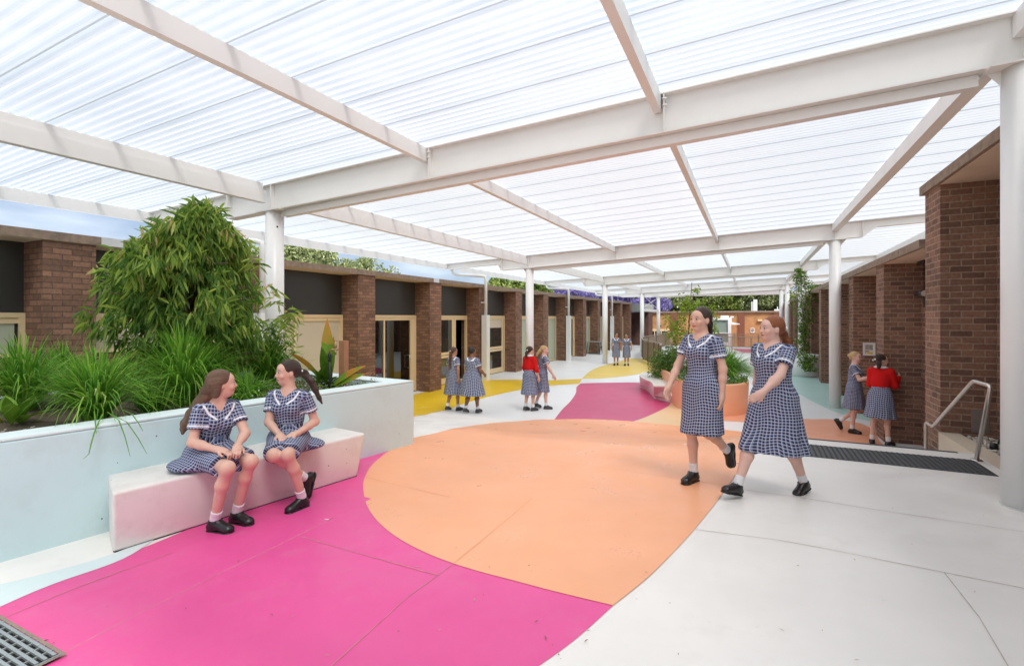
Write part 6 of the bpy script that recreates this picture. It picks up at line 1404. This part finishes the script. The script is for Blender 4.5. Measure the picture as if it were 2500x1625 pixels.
# seated pair on the bench (joints given in world metres)
LA = (-4.0, 2.55, -.125)
PA = rel(LA, pelvis=(-4.05, 2.60, .435), chest=(-4.0, 2.60, .70), neck=(-3.965, 2.60, .865), head=(-3.93, 2.625, 1.005), face=(.45, .89, .0),
    shL=(-3.935, 2.735, .825), shR=(-3.985, 2.465, .825), hipL=(-4.02, 2.675, .425), hipR=(-4.08, 2.52, .425), knL=(-3.60, 2.64, .40), knR=(-3.615, 2.455, .395),
    anL=(-3.77, 2.635, -.04), anR=(-3.78, 2.46, -.04), toeL=(-3.60, 2.66, -.08), toeR=(-3.61, 2.50, -.08), elL=(-3.80, 2.735, .585), elR=(-3.96, 2.40, .565),
    wrL=(-3.72, 2.61, .52), wrR=(-3.765, 2.47, .515), handL=(.70, -.55, -.16), handR=(.85, .42, -.12), palmL=(-.2, -.2, -1), palmR=(0, .1, -1), curlL=.8, curlR=.9)
PA['seated'] = dict(z=.445, cover=.80, spread=(((-.08, -.10, .49), (.17, .15, .05)), ((-.14, .02, .47), (.13, .2, .05))), edge=-9)
person('person seated on the bench with long loose brown hair, looking right', LA, 0, PA, 'fair', 'lbrown', 'half', h=.0055, long_hair=[(-.08, -.065, -.06), (-.14, -.10, -.16), (-.20, -.13, -.25), (-.255, -.15, -.33), (-.28, -.16, -.39)])
LB = (-3.85, 3.2, -.125)
PB = rel(LB, pelvis=(-3.86, 3.22, .435), chest=(-3.85, 3.21, .725), neck=(-3.84, 3.20, .895), head=(-3.845, 3.185, 1.045), face=(-.34, -.94, -.02),
    shL=(-3.695, 3.265, .845), shR=(-3.985, 3.135, .845), hipL=(-3.785, 3.255, .425), hipR=(-3.935, 3.185, .425), knL=(-3.53, 2.93, .39), knR=(-3.625, 2.865, .39),
    anL=(-3.55, 3.10, -.04), anR=(-3.64, 3.21, .09), toeL=(-3.56, 2.93, -.08), toeR=(-3.62, 3.26, -.06), soleR=(-.15, -.95, .35), elL=(-3.66, 3.34, .58), elR=(-3.93, 3.06, .60),
    wrL=(-3.65, 3.13, .515), wrR=(-3.74, 3.02, .515), handL=(-.30, -.75, -.12), handR=(.75, -.30, -.14), palmL=(-.1, 0, -1), palmR=(0, -.1, -1), curlL=.8, curlR=.6)
PB['seated'] = dict(z=.445, cover=.88, spread=(((.10, .15, .49), (.16, .12, .045)), ((-.02, .10, .49), (.2, .14, .05))), edge=-9)
person('person seated on the bench with a dark ponytail, turned to her friend', LB, 0, PB, 'fair', 'dark', 'ponytail', h=.0055, long_hair=[(.075, .125, -.02), (.13, .155, -.09), (.165, .175, -.17), (.20, .19, -.25), (.225, .20, -.30)])
# the two girls walking past
def face_l(yaw_deg_world, body_deg): a = R(yaw_deg_world-body_deg+90); return (math.cos(a), math.sin(a), 0)
def put(label, x, y, ang, P, dz=0, **k): return person(label, (x, y, ground(x, y)+dz), R(ang-90), P, **k)
W1 = stand(step=.10, armL=-.05, armR=.30, bendL=.12, bendR=.35, turn=face_l(-127, -118, ), out=.05)
W1.update(anR=V(.06, .05, .085), toeR=V(.06, .22, .05), knR=V(.075, .07, .48), knL=V(-.08, .02, .475), anL=V(-.085, -.27, .27), toeL=V(-.09, -.32, .12), soleL=V(0, .95, .1), flare=.20, hemz=.475)
W1['handL'] = V(-.02, .1, -1); W1['palmL'] = V(1, .2, 0)
put('person walking in check dress, dark hair tied back, in front of the salmon planter', -.42, 5.05, -118, W1, skin='fair', hair='dark', style='ponytail', h=.006, S=1.03, long_hair=[(0, -.13, -.04), (.01, -.15, -.12), (.015, -.15, -.20), (.02, -.14, -.26)], group='students walking in pairs')
W2 = stand(step=.1, armL=.62, armR=-.15, bendL=.35, bendR=.2, turn=face_l(-150, -132), out=.05)
W2.update(knR=V(.085, .20, .49), anR=V(.075, .36, .10), toeR=V(.075, .52, .10), soleR=V(0, -.25, 1), knL=V(-.08, -.08, .475), anL=V(-.08, -.28, .10), toeL=V(-.11, -.12, .055), soleL=V(0, .25, 1), flare=.25, hemz=.405, sway=(0, -.03))
W2['shL'] = V(-.165, .01, 1.335); W2['shR'] = V(.165, .01, 1.335)
W2['handL'] = V(.25, .8, -.5); W2['palmL'] = V(1, -.1, -.3)
put('person walking in check dress with ginger ponytail and white ribbon', .18, 4.93, -132, W2, skin='pink', hair='ginger', style='ponytail', h=.006, S=.965, build=1.12, long_hair=[(0, -.15, -.05), (.0, -.19, -.12), (.0, -.21, -.19)], group='students walking in pairs')
# middle distance, walking away on the left
Q = stand(step=.12, armL=.2, armR=-.2, turn=face_l(60, 82)); Q.update(flare=.27, hemz=.43)
put('person walking away in a check dress with a long dark plait, nearest the doors', -6.84, 10.66, 82, Q, skin='tan', hair='brown', style='ponytail', h=.010, S=1.0, long_hair=[(0, -.13, -.08), (0, -.15, -.2), (0, -.15, -.32), (0, -.14, -.42)], shoes=SHOE2, check=CKM, group='students walking in pairs', face=False)
Q = stand(step=.16, armL=.3, armR=.15, bendR=.9, turn=face_l(70, 88)); Q.update(flare=.31, hemz=.46)
put('person walking away in a check dress with black hair in a top bun', -6.22, 10.55, 88, Q, skin='brown', hair='black', style='topbun', h=.010, S=1.0, build=1.15, shoes=SHOE2, check=CKM, group='students walking in pairs', face=False)
Q = stand(step=.06, armL=.1, armR=.1, turn=face_l(60, 70)); Q.update(flare=.25, hemz=.42)
put('person in red jumper walking past a white column beside a fair-haired girl', -5.14, 11.62, 70, Q, skin='fair', hair='dark', style='ponytail', h=.010, S=1.02, jumper=True, long_hair=[(0, -.14, -.06), (0, -.15, -.15)], shoes=SHOE2, check=CKM, group='students walking in pairs', face=False)
Q = stand(step=.12, armL=-.2, armR=.3, turn=face_l(20, 35), lean=.05); Q.update(flare=.24, hemz=.46)
put('fair-haired person in check dress leaning forward, walking past a white column', -4.97, 12.02, 35, Q, skin='pink', hair='blond', style='ponytail', h=.010, S=1.02, long_hair=[(0, -.14, -.03), (0, -.18, -.09), (0, -.2, -.14)], shoes=SHOE2, check=CKM, group='students walking in pairs')
# far pair walking toward the camera
Q = stand(step=.05, armL=-.05, armR=.05, turn=face_l(-40, -76)); Q.update(flare=.22, hemz=.43)
put('person far off on the yellow paint, left of the pair walking toward the camera', -6.12, 24.62, -76, Q, skin='tan', hair='black', style='ponytail', h=.012, long_hair=[(0, -.13, -.04), (0, -.14, -.1)], check=CKM, group='students walking in pairs', )
Q = stand(step=.04, armL=.3, armR=-.05, turn=face_l(-105, -80), out=.10); Q.update(flare=.22, hemz=.43)
put('person far off on the yellow paint, right of the pair, one hand out', -5.60, 24.66, -80, Q, skin='tan', hair='black', style='ponytail', h=.012, S=.98, long_hair=[(0, -.13, -.04), (0, -.14, -.1)], check=CKM, group='students walking in pairs')
# pair by the right-hand wall
Q = stand(step=.0, armL=.35, armR=.45, bendL=1.15, bendR=1.45, turn=face_l(-35, -18), out=.05)
Q.update(knR=V(.08, .03, .47), anR=V(.08, -.02, .085), toeR=V(.09, .14, .05), knL=V(-.07, .10, .48), anL=V(-.07, -.25, .20), toeL=V(-.07, -.20, .08), soleL=V(0, .8, .5), flare=.25, hemz=.50)
put('laughing person with fair tied-back hair and arms held out by the brick piers', 1.92, 12.35, -18, Q, skin='pink', hair='blond', style='bun', h=.009, S=1.04, group='students by the brick wall')
Q = stand(step=.0, armL=.15, armR=.25, bendL=2.0, bendR=1.9, turn=face_l(15, 62), out=.03, lean=.04)
Q.update(anR=V(.12, .0, .085), toeR=V(.16, .15, .05), anL=V(-.11, -.04, .085), toeL=V(-.16, .11, .05), knR=V(.10, .03, .48), knL=V(-.09, .0, .48), flare=.26, hemz=.50)
put('person in bright red jumper turned to the brick wall, white ribbon in dark hair', 2.18, 11.38, 62, Q, skin='fair', hair='dark', style='ponytail', h=.008, S=1.05, jumper=True, long_hair=[(0, -.13, -.05), (0, -.14, -.11)], check=CKM, group='students by the brick wall')
